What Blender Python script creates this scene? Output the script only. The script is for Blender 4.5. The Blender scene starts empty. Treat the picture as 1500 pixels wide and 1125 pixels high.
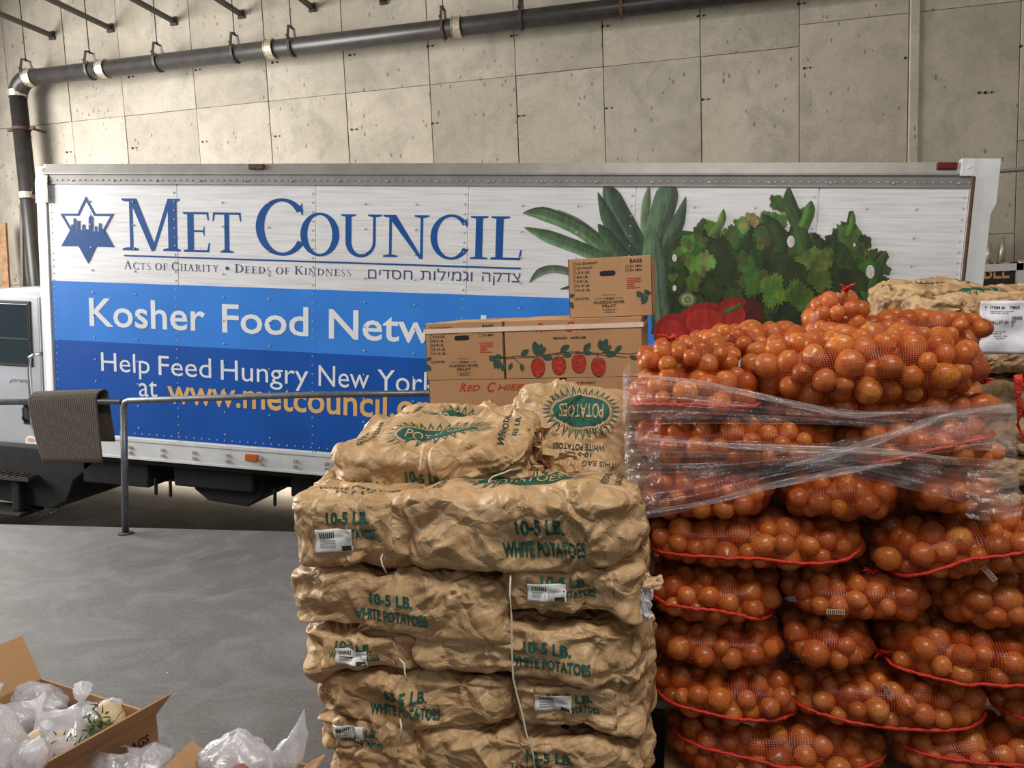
import bpy, bmesh, math, random
import numpy as np
from mathutils import Vector, Matrix
C = bpy.context.scene.collection
rng = random.Random(7)
PI = math.pi

# ------------------------------------------------------------------ camera
F = 1120.0; EYE = 1.73
_d = np.array([421., -10540., -F]); _up = -_d/np.linalg.norm(_d)
_X = np.array([5250., 78., F]); _X = _X - _up*_X.dot(_up); _X /= np.linalg.norm(_X)
_Y = np.cross(_up, _X)
RW = np.array([_X, _Y, _up])
def _ray(px, py): return RW @ np.array([px-750., 562.5-py, -F])
def atY(px, py, y):
    r = _ray(px, py); return np.array([0, 0, EYE]) + r*(y/r[1])
def atZ(px, py, z):
    r = _ray(px, py); return np.array([0, 0, EYE]) + r*((z-EYE)/r[2])
cam_d = bpy.data.cameras.new('camera'); cam = bpy.data.objects.new('camera', cam_d); C.objects.link(cam)
cam_d.sensor_width = 36.0; cam_d.lens = 36.0*F/1500.0; cam_d.clip_end = 100
_m = Matrix([list(RW[0])+[0], list(RW[1])+[0], list(RW[2])+[EYE], [0, 0, 0, 1]])
cam.matrix_world = _m
sc = bpy.context.scene; sc.camera = cam

# ------------------------------------------------------------------ light and exposure
sc.view_settings.view_transform = 'Standard'; sc.view_settings.look = 'None'
sc.view_settings.gamma = 1; sc.view_settings.use_curve_mapping = False
sc.view_settings.exposure = 0.2
sc.cycles.transparent_max_bounces = 40
sc.cycles.max_bounces = 6; sc.cycles.caustics_reflective = False; sc.cycles.caustics_refractive = False
wd = bpy.data.worlds.new('sky'); sc.world = wd; wd.use_nodes = True
bg = wd.node_tree.nodes['Background']; bg.inputs[0].default_value = (.86, .93, 1.0, 1); bg.inputs[1].default_value = 0.25
def area(name, loc, target, sx, sy, power, color):
    l = bpy.data.lights.new(name, 'AREA'); l.shape = 'RECTANGLE'; l.size = sx; l.size_y = sy; l.energy = power; l.color = color
    o = bpy.data.objects.new(name, l); C.objects.link(o); o.location = loc
    o.rotation_euler = (Vector(target)-Vector(loc)).to_track_quat('-Z', 'Y').to_euler(); return o
area('daylight_driveway', (-11.0, 4.7, 4.3), (0, 4.4, 1.2), 7.5, 3.4, 1420, (1, .965, .91))
area('daylight_dock_door', (2.2, -3.2, 4.3), (.6, 2.6, .9), 2.6, 1.6, 18, (1, .95, .88))
area('added_overhead_light', (.9, .2, 6.3), (.3, 2.8, 1.2), 3.2, 1.4, 235, (1, .95, .87))  # overhead light added to brighten the tops of the piles
ground_light = area('added_ground_light', (-5.6, 9.3, 1.2), (-5.6, 9.1, -.6), 5.5, .2, 95, (1, .86, .7)); ground_light.data.spread = math.radians(70)  # unseen warm light added behind the truck to brighten the ground strip

# ------------------------------------------------------------------ helpers
def lin(c):
    return tuple(((v/255)/12.92 if v/255 <= .04045 else ((v/255+.055)/1.055)**2.4) for v in c)
def rgb(*c): return (*lin(c), 1)
def newmat(name):
    m = bpy.data.materials.new(name); m.use_nodes = True
    nt = m.node_tree; return m, nt, nt.nodes['Principled BSDF']
def N(nt, t, **kw):
    n = nt.nodes.new(t)
    for k, v in kw.items():
        if k.startswith('i_'):
            n.inputs[int(k[2:]) if k[2:].isdigit() else k[2:].replace('_', ' ')].default_value = v
        else: setattr(n, k, v)
    return n
def ramp(nt, src, stops):
    r = nt.nodes.new('ShaderNodeValToRGB'); e = r.color_ramp.elements
    while len(e) < len(stops): e.new(.5)
    for k, (p, c) in enumerate(stops):
        e[k].position = p; e[k].color = c if len(c) == 4 else (*c, 1)
    nt.links.new(src, r.inputs[0]); return r.outputs[0]
def mixc(nt, fac, a, b, mode='MIX'):
    m = nt.nodes.new('ShaderNodeMix'); m.data_type = 'RGBA'; m.blend_type = mode
    for i, v in ((0, fac), (6, a), (7, b)):
        if hasattr(v, 'is_output'): nt.links.new(v, m.inputs[i])
        else: m.inputs[i].default_value = v
    return m.outputs[2]
def mth(nt, op, a, b=0.0, c=None):
    m = nt.nodes.new('ShaderNodeMath'); m.operation = op
    for i, v in enumerate((a, b) if c is None else (a, b, c)):
        if hasattr(v, 'is_output'): nt.links.new(v, m.inputs[i])
        else: m.inputs[i].default_value = v
    return m.outputs[0]
def coords(nt, kind='Object', scale=(1, 1, 1), rand=0):
    tc = nt.nodes.new('ShaderNodeTexCoord'); mp = nt.nodes.new('ShaderNodeMapping'); mp.inputs['Scale'].default_value = scale
    nt.links.new(tc.outputs[kind], mp.inputs[0])
    if rand:
        oi = nt.nodes.new('ShaderNodeObjectInfo'); s = nt.nodes.new('ShaderNodeVectorMath'); s.operation = 'ADD'
        k = mth(nt, 'MULTIPLY', oi.outputs['Random'], rand); cx = nt.nodes.new('ShaderNodeCombineXYZ')
        for i in range(3): nt.links.new(k, cx.inputs[i])
        nt.links.new(mp.outputs[0], s.inputs[0]); nt.links.new(cx.outputs[0], s.inputs[1]); return s.outputs[0]
    return mp.outputs[0]
def noise(nt, vec, scale, detail=4, rough=.55, dist=0):
    n = nt.nodes.new('ShaderNodeTexNoise'); n.inputs['Scale'].default_value = scale; n.inputs['Detail'].default_value = detail
    n.inputs['Roughness'].default_value = rough; n.inputs['Distortion'].default_value = dist
    nt.links.new(vec, n.inputs['Vector']); return n.outputs['Fac']
def voro(nt, vec, scale, feature='F1'):
    n = nt.nodes.new('ShaderNodeTexVoronoi'); n.feature = feature; n.inputs['Scale'].default_value = scale
    nt.links.new(vec, n.inputs['Vector']); return n.outputs['Distance']
def bump(nt, bsdf, h, strength=.3, dist=.01):
    b = nt.nodes.new('ShaderNodeBump'); b.inputs['Strength'].default_value = strength; b.inputs['Distance'].default_value = dist
    nt.links.new(h, b.inputs['Height']); nt.links.new(b.outputs[0], bsdf.inputs['Normal'])
def plain(name, col, rough=.5, metal=0, var=.06, nscale=20, bmp=0, spec=.5, coat=0):
    m, nt, b = newmat(name); v = coords(nt); f = noise(nt, v, nscale)
    c = lin(col); lo = tuple(x*(1-var*2) for x in c); hi = tuple(min(1, x*(1+var*2)) for x in c)
    nt.links.new(ramp(nt, f, [(.3, lo), (.7, hi)]), b.inputs['Base Color'])
    b.inputs['Roughness'].default_value = rough; b.inputs['Metallic'].default_value = metal
    b.inputs['Specular IOR Level'].default_value = spec; b.inputs['Coat Weight'].default_value = coat
    if bmp: bump(nt, b, f, bmp)
    return m
MAT = {}
MAT['black_pipe'] = plain('black_pipe', (52, 49, 48), .38, 0, .15, 8, .1)
MAT['steel_band'] = plain('steel_band', (196, 186, 168), .4, .6, .2, 60, .3)
MAT['rust'] = plain('rust', (92, 66, 52), .8, .2, .2, 40, .2)
MAT['dark_steel'] = plain('dark_steel', (70, 68, 66), .5, .5, .1, 30)
MAT['strut'] = plain('strut', (98, 94, 90), .5, .6, .1, 30)
MAT['chrome'] = plain('chrome', (205, 205, 208), .18, 1, .03, 10)
MAT['alu'] = plain('alu', (150, 148, 145), .5, .6, .06, 5, .05)
MAT['alu_white'] = plain('alu_white', (226, 228, 230), .4, .25, .04, 6)
MAT['rivet'] = plain('rivet', (205, 205, 205), .35, .6, .05, 5)
MAT['black'] = plain('black', (20, 20, 21), .6, 0, .2, 20)
MAT['underbody'] = plain('underbody', (15, 14, 13), .8, 0, .35, 9, .4)
MAT['rubber'] = plain('rubber', (26, 26, 26), .85, 0, .1, 50, .2)
MAT['amber'] = plain('amber', (196, 98, 40), .3, 0, .05, 5)
MAT['red_lens'] = plain('red_lens', (96, 22, 24), .25, 0, .05, 5)
MAT['silver'] = plain('silver', (192, 196, 202), .28, .45, .03, 4, 0, .5, .5)
MAT['rail'] = plain('rail', (118, 122, 128), .42, .7, .12, 30, .1)
MAT['string'] = plain('string', (214, 204, 184), .9, 0, .1, 200)
MAT['white_print'] = plain('white_print', (226, 230, 236), .45, 0, .03, 4, 0, .22)
MAT['navy_print'] = plain('navy_print', (34, 84, 152), .42, 0, .05, 4, 0, .22)
MAT['ink_print'] = plain('ink_print', (70, 82, 118), .45, 0, .05, 4, 0, .22)
MAT['band_light'] = plain('band_light', (54, 130, 224), .4, 0, .05, 2, 0, .3, .04)
MAT['band_dark'] = plain('band_dark', (20, 82, 172), .4, 0, .06, 2, 0, .3, .04)
MAT['orange_print'] = plain('orange_print', (222, 176, 108), .45, 0, .05, 4, 0, .22)
MAT['green_ink'] = plain('green_ink', (12, 80, 66), .7, 0, .2, 60)
MAT['dark_ink'] = plain('dark_ink', (30, 52, 46), .75, 0, .2, 60)
MAT['box_ink'] = plain('box_ink', (52, 44, 40), .8, 0, .1, 60)
MAT['box_red'] = plain('box_red', (176, 54, 36), .8, 0, .1, 60)
MAT['apple_red'] = plain('apple_red', (168, 48, 34), .8, 0, .25, 60)
MAT['leaf_ink'] = plain('leaf_ink', (50, 76, 66), .8, 0, .15, 60)
MAT['wood'] = plain('wood', (158, 124, 90), .8, 0, .15, 14, .2)
MAT['paper_white'] = plain('paper_white', (228, 228, 238), .7, 0, .03, 30, .2)
MAT['sticker'] = plain('sticker', (214, 214, 214), .45, 0, .06, 60, .1)
MAT['red_tape'] = plain('red_tape', (196, 44, 26), .55, 0, .2, 120, .6)
MAT['tag'] = plain('tag', (212, 164, 140), .5, 0, .1, 200)
MAT['sign_orange'] = plain('sign_orange', (214, 160, 110), .6, 0, .05, 20)
MAT['sign_black'] = plain('sign_black', (40, 30, 26), .6, 0, .2, 20)
MAT['straps'] = plain('straps', (228, 208, 196), .35, 0, .03, 20)

def attr_mat(name, rough=.42, tex=0):
    m, nt, b = newmat(name); a = N(nt, 'ShaderNodeAttribute', attribute_name='Col')
    f = noise(nt, coords(nt, scale=(3, 3, 1)), 9, 5); 
    nt.links.new(mixc(nt, .8, a.outputs['Color'], ramp(nt, f, [(.25, (.45, .45, .45)), (.75, (1.5, 1.5, 1.4))]), 'MULTIPLY'), b.inputs['Base Color'])
    b.inputs['Roughness'].default_value = rough; return m
MAT['veg_print'] = attr_mat('veg_print')

def concrete_wall():
    m, nt, b = newmat('cast_concrete'); v = coords(nt, rand=31)
    big = noise(nt, v, .55, 3, .5); mid = noise(nt, v, 2.2, 6, .65, .6)
    st = noise(nt, coords(nt, scale=(6, 6, .35), rand=9), 1.5, 5, .6); fine = noise(nt, v, 45, 4, .7)
    c = ramp(nt, big, [(.3, rgb(168, 158, 142)), (.5, rgb(188, 178, 163)), (.72, rgb(198, 190, 177))])
    c = mixc(nt, mth(nt, 'MULTIPLY', ramp(nt, mid, [(.42, (0, 0, 0)), (.68, (1, 1, 1))]), .75), c, rgb(136, 129, 112))
    c = mixc(nt, mth(nt, 'MULTIPLY', ramp(nt, st, [(.5, (0, 0, 0)), (.8, (1, 1, 1))]), .4), c, rgb(150, 142, 122))
    c = mixc(nt, .25, c, ramp(nt, fine, [(.3, (.35, .34, .3)), (.7, (.75, .73, .68))]))
    pv = coords(nt, scale=(1, 1, .45), rand=5); pit = voro(nt, pv, 11)
    pm = mth(nt, 'MULTIPLY', mth(nt, 'LESS_THAN', pit, mth(nt, 'MULTIPLY', noise(nt, v, 1.7, 3), .26)), mth(nt, 'GREATER_THAN', noise(nt, v, 1.1, 2), .47))
    c = mixc(nt, mth(nt, 'MULTIPLY', pm, .6), c, rgb(92, 84, 70))
    oi = nt.nodes.new('ShaderNodeObjectInfo')
    c = mixc(nt, 1, c, ramp(nt, oi.outputs['Random'], [(0, (.86, .86, .85)), (1, (1.06, 1.05, 1.03))]), 'MULTIPLY')
    nt.links.new(c, b.inputs['Base Color']); b.inputs['Roughness'].default_value = .85
    bump(nt, b, mth(nt, 'SUBTRACT', mid, mth(nt, 'MULTIPLY', pm, 1.0)), .35, .02); return m
MAT['concrete'] = concrete_wall()
def concrete_floor():
    m, nt, b = newmat('smooth_concrete_floor'); v = coords(nt)
    big = noise(nt, v, .9, 6, .6, .4); v2 = coords(nt, scale=(1, 1.3, 1)); sw = noise(nt, v2, 1.6, 8, .68, 2.2); fine = noise(nt, v, 55, 4, .75)
    c = ramp(nt, big, [(.3, rgb(70, 68, 66)), (.55, rgb(90, 89, 87)), (.75, rgb(110, 110, 110))])
    c = mixc(nt, mth(nt, 'MULTIPLY', ramp(nt, sw, [(.45, (0, 0, 0)), (.7, (1, 1, 1))]), .5), c, rgb(136, 137, 139))
    c = mixc(nt, .32, c, ramp(nt, fine, [(.3, rgb(62, 59, 57)), (.7, rgb(134, 131, 127))]))
    wv = coords(nt, scale=(1, 1, 1)); spot = voro(nt, wv, 5)
    c = mixc(nt, mth(nt, 'MULTIPLY', mth(nt, 'LESS_THAN', spot, .025), .7), c, rgb(225, 222, 216))
    nt.links.new(c, b.inputs['Base Color']); 
    nt.links.new(ramp(nt, big, [(.3, (.58, .58, .58)), (.8, (.8, .8, .8))]), b.inputs['Roughness'])
    bump(nt, b, fine, .12, .01); return m
MAT['floor'] = concrete_floor()
MAT['asphalt'] = plain('driveway_concrete', (132, 129, 124), .85, 0, .12, 2.5, .3)
MAT['ceiling'] = plain('ceiling_concrete', (160, 155, 145), .9, 0, .1, 3)

def truck_white():
    m, nt, b = newmat('ribbed_white_aluminium'); v = coords(nt, scale=(1.2, 1, 30), rand=3)
    f = noise(nt, v, 1.6, 6, .7); g = noise(nt, coords(nt, scale=(1, 1, 2)), 1.2, 3)
    c = ramp(nt, f, [(.25, rgb(200, 200, 204)), (.5, rgb(228, 228, 232)), (.7, rgb(240, 241, 245))])
    c = mixc(nt, mth(nt, 'MULTIPLY', ramp(nt, g, [(.5, (0, 0, 0)), (.8, (1, 1, 1))]), .3), c, rgb(188, 184, 178))
    nt.links.new(c, b.inputs['Base Color']); b.inputs['Roughness'].default_value = .38; b.inputs['Metallic'].default_value = .15
    bump(nt, b, f, .05, .01); return m
MAT['truck_white'] = truck_white()

def kraft():
    m, nt, b = newmat('kraft_paper'); v = coords(nt, rand=17)
    f = noise(nt, v, 6, 4); g = noise(nt, v, 160, 3, .7)
    c = ramp(nt, f, [(.3, rgb(178, 142, 102)), (.7, rgb(198, 164, 122))]); c = mixc(nt, .2, c, ramp(nt, g, [(.3, rgb(150, 118, 82)), (.7, rgb(216, 184, 144))]))
    nt.links.new(c, b.inputs['Base Color']); b.inputs['Roughness'].default_value = .46; b.inputs['Specular IOR Level'].default_value = .45
    wv = nt.nodes.new('ShaderNodeVectorMath'); wv.operation = 'ADD'; nz = nt.nodes.new('ShaderNodeTexNoise'); nz.inputs['Scale'].default_value = 6; nt.links.new(v, nz.inputs['Vector'])
    sc_ = nt.nodes.new('ShaderNodeVectorMath'); sc_.operation = 'SCALE'; sc_.inputs['Scale'].default_value = .09; nt.links.new(nz.outputs['Color'], sc_.inputs[0]); nt.links.new(v, wv.inputs[0]); nt.links.new(sc_.outputs[0], wv.inputs[1])
    def vm_(scale, rot):
        mp = nt.nodes.new('ShaderNodeMapping'); mp.inputs['Rotation'].default_value = rot; nt.links.new(wv.outputs[0], mp.inputs[0])
        n = nt.nodes.new('ShaderNodeTexVoronoi'); n.distance = 'MANHATTAN'; n.inputs['Scale'].default_value = scale; nt.links.new(mp.outputs[0], n.inputs['Vector']); return n.outputs['Distance']
    h = mth(nt, 'ADD', mth(nt, 'SUBTRACT', mth(nt, 'MULTIPLY', vm_(8, (.6, .4, .9)), .6), mth(nt, 'MULTIPLY', vm_(13, (1.2, -.5, .3)), .35)), mth(nt, 'MULTIPLY', vm_(27, (.3, .9, -.6)), .08))
    bump(nt, b, h, .85, .055); return m
MAT['kraft'] = kraft()
def cardboard():
    m, nt, b = newmat('corrugated_board'); v = coords(nt, rand=11)
    f = noise(nt, v, 4, 4); g = noise(nt, coords(nt, scale=(1, 1, 14)), 30, 2)
    c = ramp(nt, f, [(.3, rgb(172, 132, 94)), (.7, rgb(186, 146, 106))]); c = mixc(nt, .12, c, ramp(nt, g, [(.3, rgb(150, 112, 76)), (.7, rgb(206, 168, 126))]))
    nt.links.new(c, b.inputs['Base Color']); b.inputs['Roughness'].default_value = .75
    bump(nt, b, g, .08, .005); return m
MAT['cardboard'] = cardboard()
def onion():
    m, nt, b = newmat('onion_skin'); tc = coords(nt, rand=0); sep = nt.nodes.new('ShaderNodeSeparateXYZ'); nt.links.new(tc, sep.inputs[0])
    oi = nt.nodes.new('ShaderNodeObjectInfo')
    ang = mth(nt, 'ARCTAN2', sep.outputs[1], sep.outputs[0]); cx = nt.nodes.new('ShaderNodeCombineXYZ')
    nt.links.new(mth(nt, 'MULTIPLY', ang, 5.0), cx.inputs[0]); nt.links.new(mth(nt, 'MULTIPLY', sep.outputs[2], 8), cx.inputs[2]); nt.links.new(mth(nt, 'MULTIPLY', oi.outputs['Random'], 40), cx.inputs[1])
    st = noise(nt, cx.outputs[0], 1.3, 4, .6)
    base = ramp(nt, oi.outputs['Random'], [(0, rgb(140, 76, 34)), (.2, rgb(190, 118, 50)), (.4, rgb(164, 92, 42)), (.6, rgb(204, 138, 66)), (.8, rgb(184, 116, 68)), (1, rgb(200, 130, 46))])
    c = mixc(nt, 1, base, ramp(nt, st, [(.3, (.48, .37, .28)), (.62, (1.1, 1.02, .96))]), 'MULTIPLY')
    nt.links.new(c, b.inputs['Base Color']); b.inputs['Roughness'].default_value = .27; b.inputs['Subsurface Weight'].default_value = 0
    b.inputs['Specular IOR Level'].default_value = .45; bump(nt, b, st, .15, .004); return m
MAT['onion'] = onion()
def net_mat():
    m, nt, b = newmat('red_mesh_net'); nt.nodes.remove(b); out = nt.nodes['Material Output']
    uv = coords(nt, 'UV'); wob = nt.nodes.new('ShaderNodeVectorMath'); wob.operation = 'ADD'
    nz = nt.nodes.new('ShaderNodeTexNoise'); nz.inputs['Scale'].default_value = 14; nt.links.new(uv, nz.inputs['Vector'])
    s = nt.nodes.new('ShaderNodeVectorMath'); s.operation = 'SCALE'; s.inputs['Scale'].default_value = .02; nt.links.new(nz.outputs['Color'], s.inputs[0])
    nt.links.new(uv, wob.inputs[0]); nt.links.new(s.outputs[0], wob.inputs[1]); sp = nt.nodes.new('ShaderNodeSeparateXYZ'); nt.links.new(wob.outputs[0], sp.inputs[0])
    def line(o, p, w): return mth(nt, 'LESS_THAN', mth(nt, 'FRACT', mth(nt, 'MULTIPLY', o, 1/p)), w)
    a = line(sp.outputs[0], .0068, .24); c = line(sp.outputs[1], .0085, .2)
    mask = mth(nt, 'MAXIMUM', a, c)
    fac = mth(nt, 'ADD', mth(nt, 'MULTIPLY', mask, .5), .035)
    tr = nt.nodes.new('ShaderNodeBsdfTransparent'); pb = nt.nodes.new('ShaderNodeBsdfPrincipled')
    pb.inputs['Base Color'].default_value = rgb(206, 80, 36); pb.inputs['Roughness'].default_value = .4
    mx = nt.nodes.new('ShaderNodeMixShader'); nt.links.new(fac, mx.inputs[0]); nt.links.new(tr.outputs[0], mx.inputs[1]); nt.links.new(pb.outputs[0], mx.inputs[2])
    nt.links.new(mx.outputs[0], out.inputs[0]); return m
MAT['net'] = net_mat()
def film_mat(name, base, streak, su=1, sv=60, tint=(1, 1, 1, 1), col=(228, 226, 236)):
    m, nt, b = newmat(name); nt.nodes.remove(b); out = nt.nodes['Material Output']
    uv = coords(nt, 'UV', scale=(su, sv, 1)); f = noise(nt, uv, 1.0, 5, .65, .3); uv2 = coords(nt, 'UV', scale=(su*2, sv*3.5, 1)); g = noise(nt, uv2, 1.0, 3, .6)
    k = mth(nt, 'MULTIPLY', ramp(nt, f, [(.5, (0, 0, 0)), (.62, (.35, .35, .35)), (.8, (1, 1, 1))]), streak); k = mth(nt, 'ADD', k, mth(nt, 'MULTIPLY', ramp(nt, g, [(.6, (0, 0, 0)), (.68, (1, 1, 1))]), streak*.9))  # pale streaks in the opacity imitate bright highlights on the plastic
    lw = nt.nodes.new('ShaderNodeLayerWeight'); lw.inputs[0].default_value = .25
    k = mth(nt, 'MINIMUM', mth(nt, 'ADD', mth(nt, 'ADD', k, base), mth(nt, 'MULTIPLY', lw.outputs['Facing'], .12)), 1)
    tr = nt.nodes.new('ShaderNodeBsdfTransparent'); tr.inputs[0].default_value = tint
    pb = nt.nodes.new('ShaderNodeBsdfPrincipled'); pb.inputs['Base Color'].default_value = rgb(*col); pb.inputs['Roughness'].default_value = .22; pb.inputs['Specular IOR Level'].default_value = .9
    tl = nt.nodes.new('ShaderNodeBsdfTranslucent'); tl.inputs[0].default_value = rgb(*col)
    ml = nt.nodes.new('ShaderNodeMixShader'); ml.inputs[0].default_value = .3; nt.links.new(pb.outputs[0], ml.inputs[1]); nt.links.new(tl.outputs[0], ml.inputs[2])
    bm = nt.nodes.new('ShaderNodeBump'); bm.inputs['Strength'].default_value = .5; bm.inputs['Distance'].default_value = .01; nt.links.new(f, bm.inputs['Height']); nt.links.new(bm.outputs[0], pb.inputs['Normal'])
    mx = nt.nodes.new('ShaderNodeMixShader'); nt.links.new(k, mx.inputs[0]); nt.links.new(tr.outputs[0], mx.inputs[1]); nt.links.new(ml.outputs[0], mx.inputs[2])
    gl = nt.nodes.new('ShaderNodeBsdfGlossy'); gl.inputs['Roughness'].default_value = .12; nt.links.new(bm.outputs[0], gl.inputs['Normal'])
    m2 = nt.nodes.new('ShaderNodeMixShader'); m2.inputs[0].default_value = .07; nt.links.new(mx.outputs[0], m2.inputs[1]); nt.links.new(gl.outputs[0], m2.inputs[2])
    nt.links.new(m2.outputs[0], out.inputs[0]); return m
MAT['wrap'] = film_mat('stretch_wrap', .03, .42, 1.6, 34, (1, 1, 1, 1), (236, 226, 226))
MAT['wrap_dense'] = film_mat('twisted_stretch_wrap', .28, .6, 2, 5, (1, 1, 1, 1), (240, 232, 232))
MAT['poly'] = film_mat('thin_white_polythene', .66, .4, 9, 9, (1, 1, 1, 1), (236, 236, 244))
def carpet():
    m, nt, b = newmat('ribbed_carpet'); v = coords(nt); f = noise(nt, v, 120, 3)
    nt.links.new(ramp(nt, f, [(.3, rgb(66, 58, 52)), (.7, rgb(104, 94, 84))]), b.inputs['Base Color']); b.inputs['Roughness'].default_value = .95; bump(nt, b, f, .5, .006); return m
MAT['carpet'] = carpet()
def glass():
    m, nt, b = newmat('window_glass'); b.inputs['Base Color'].default_value = rgb(30, 44, 50); b.inputs['Roughness'].default_value = .05; b.inputs['Coat Weight'].default_value = 1; return m
MAT['glass'] = glass()

class MB:
    def __init__(s): s.v = []; s.f = []; s.c = []
    def add(s, vs, fs, col=None):
        k = len(s.v); s.v += [tuple(map(float, p)) for p in vs]; s.f += [tuple(k+i for i in f) for f in fs]; s.c += [col]*len(fs); return s
    def box(s, x0, x1, y0, y1, z0, z1, M=None):
        vs = [(x, y, z) for z in (z0, z1) for y in (y0, y1) for x in (x0, x1)]
        if M is not None: vs = [tuple(M @ Vector(p)) for p in vs]
        return s.add(vs, [(0, 2, 3, 1), (4, 5, 7, 6), (0, 1, 5, 4), (2, 6, 7, 3), (0, 4, 6, 2), (1, 3, 7, 5)])
    def cyl(s, a, b, r, n=16, r2=None, caps=True):
        a, b = Vector(a), Vector(b); d = (b-a).normalized(); q = d.to_track_quat('Z', 'Y'); r2 = r if r2 is None else r2
        vs = [a+q @ Vector((r*math.cos(t), r*math.sin(t), 0)) for t in [2*PI*i/n for i in range(n)]] + [b+q @ Vector((r2*math.cos(t), r2*math.sin(t), 0)) for t in [2*PI*i/n for i in range(n)]]
        fs = [(i, (i+1) % n, n+(i+1) % n, n+i) for i in range(n)]
        if caps: fs += [tuple(range(n))[::-1], tuple(range(n, 2*n))]
        return s.add(vs, fs)
    def tube(s, pts, r, n=8):
        pts = [Vector(p) for p in pts]; rs = r if isinstance(r, (list, tuple)) else [r]*len(pts); rings = []
        up = Vector((0, 0, 1))
        for i, p in enumerate(pts):
            t = (pts[min(i+1, len(pts)-1)]-pts[max(i-1, 0)]).normalized(); u = t.cross(up)
            if u.length < .1: u = t.cross(Vector((0, 1, 0)))
            u.normalize(); w = u.cross(t)
            rings.append([p+(u*math.cos(2*PI*k/n)+w*math.sin(2*PI*k/n))*rs[i] for k in range(n)])
        vs = [q for g in rings for q in g]; fs = []
        for i in range(len(pts)-1):
            for k in range(n): fs.append((i*n+k, i*n+(k+1) % n, (i+1)*n+(k+1) % n, (i+1)*n+k))
        fs += [tuple(range(n))[::-1], tuple((len(pts)-1)*n+k for k in range(n))]
        return s.add(vs, fs)
    def prism(s, poly, y0, y1):        # polygon in x,z extruded along y
        n = len(poly); vs = [(p[0], y0, p[1]) for p in poly]+[(p[0], y1, p[1]) for p in poly]
        fs = [tuple(range(n)), tuple(range(n, 2*n))[::-1]]+[(i, n+i, n+(i+1) % n, (i+1) % n) for i in range(n)]
        return s.add(vs, fs)
    def mesh(s, name, smooth=False):
        me = bpy.data.meshes.new(name); me.from_pydata(s.v, [], s.f)
        if any(c is not None for c in s.c):
            a = me.color_attributes.new('Col', 'FLOAT_COLOR', 'CORNER'); data = []
            for p, c in zip(me.polygons, s.c): data += list(c)*p.loop_total
            a.data.foreach_set('color', data)
        if smooth: me.polygons.foreach_set('use_smooth', [True]*len(me.polygons))
        me.update(); return me
    def build(s, name, mat, parent=None, smooth=False, bevel=0):
        return link(name, s.mesh(name, smooth), mat, parent, bevel)
def link(name, me, mat, parent=None, bevel=0, loc=None):
    o = bpy.data.objects.new(name, me); C.objects.link(o)
    if mat is not None and not me.materials: me.materials.append(MAT[mat] if isinstance(mat, str) else mat)
    if parent is not None: o.parent = parent
    if loc is not None: o.location = loc
    if bevel:
        b = o.modifiers.new('bevel', 'BEVEL'); b.width = bevel; b.segments = 2; b.limit_method = 'ANGLE'
    return o
def tag(o, label=None, cat=None, group=None, kind=None):
    if label: o['label'] = label
    if cat: o['category'] = cat
    if group: o['group'] = group
    if kind: o['kind'] = kind
    return o
def thing(name, label, cat, loc=(0, 0, 0), rot=(0, 0, 0), group=None):
    o = bpy.data.objects.new(name, None); C.objects.link(o); o.location = loc; o.rotation_euler = rot; o.empty_display_size = .1
    return tag(o, label, cat, group)
def grid_faces(nu, nv, wrap=False):
    return [(i*(nv)+j, i*nv+(j+1) % nv, (i+1)*nv+(j+1) % nv, (i+1)*nv+j) for i in range(nu-1) for j in range(nv if wrap else nv-1)]
_tc = {}
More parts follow.
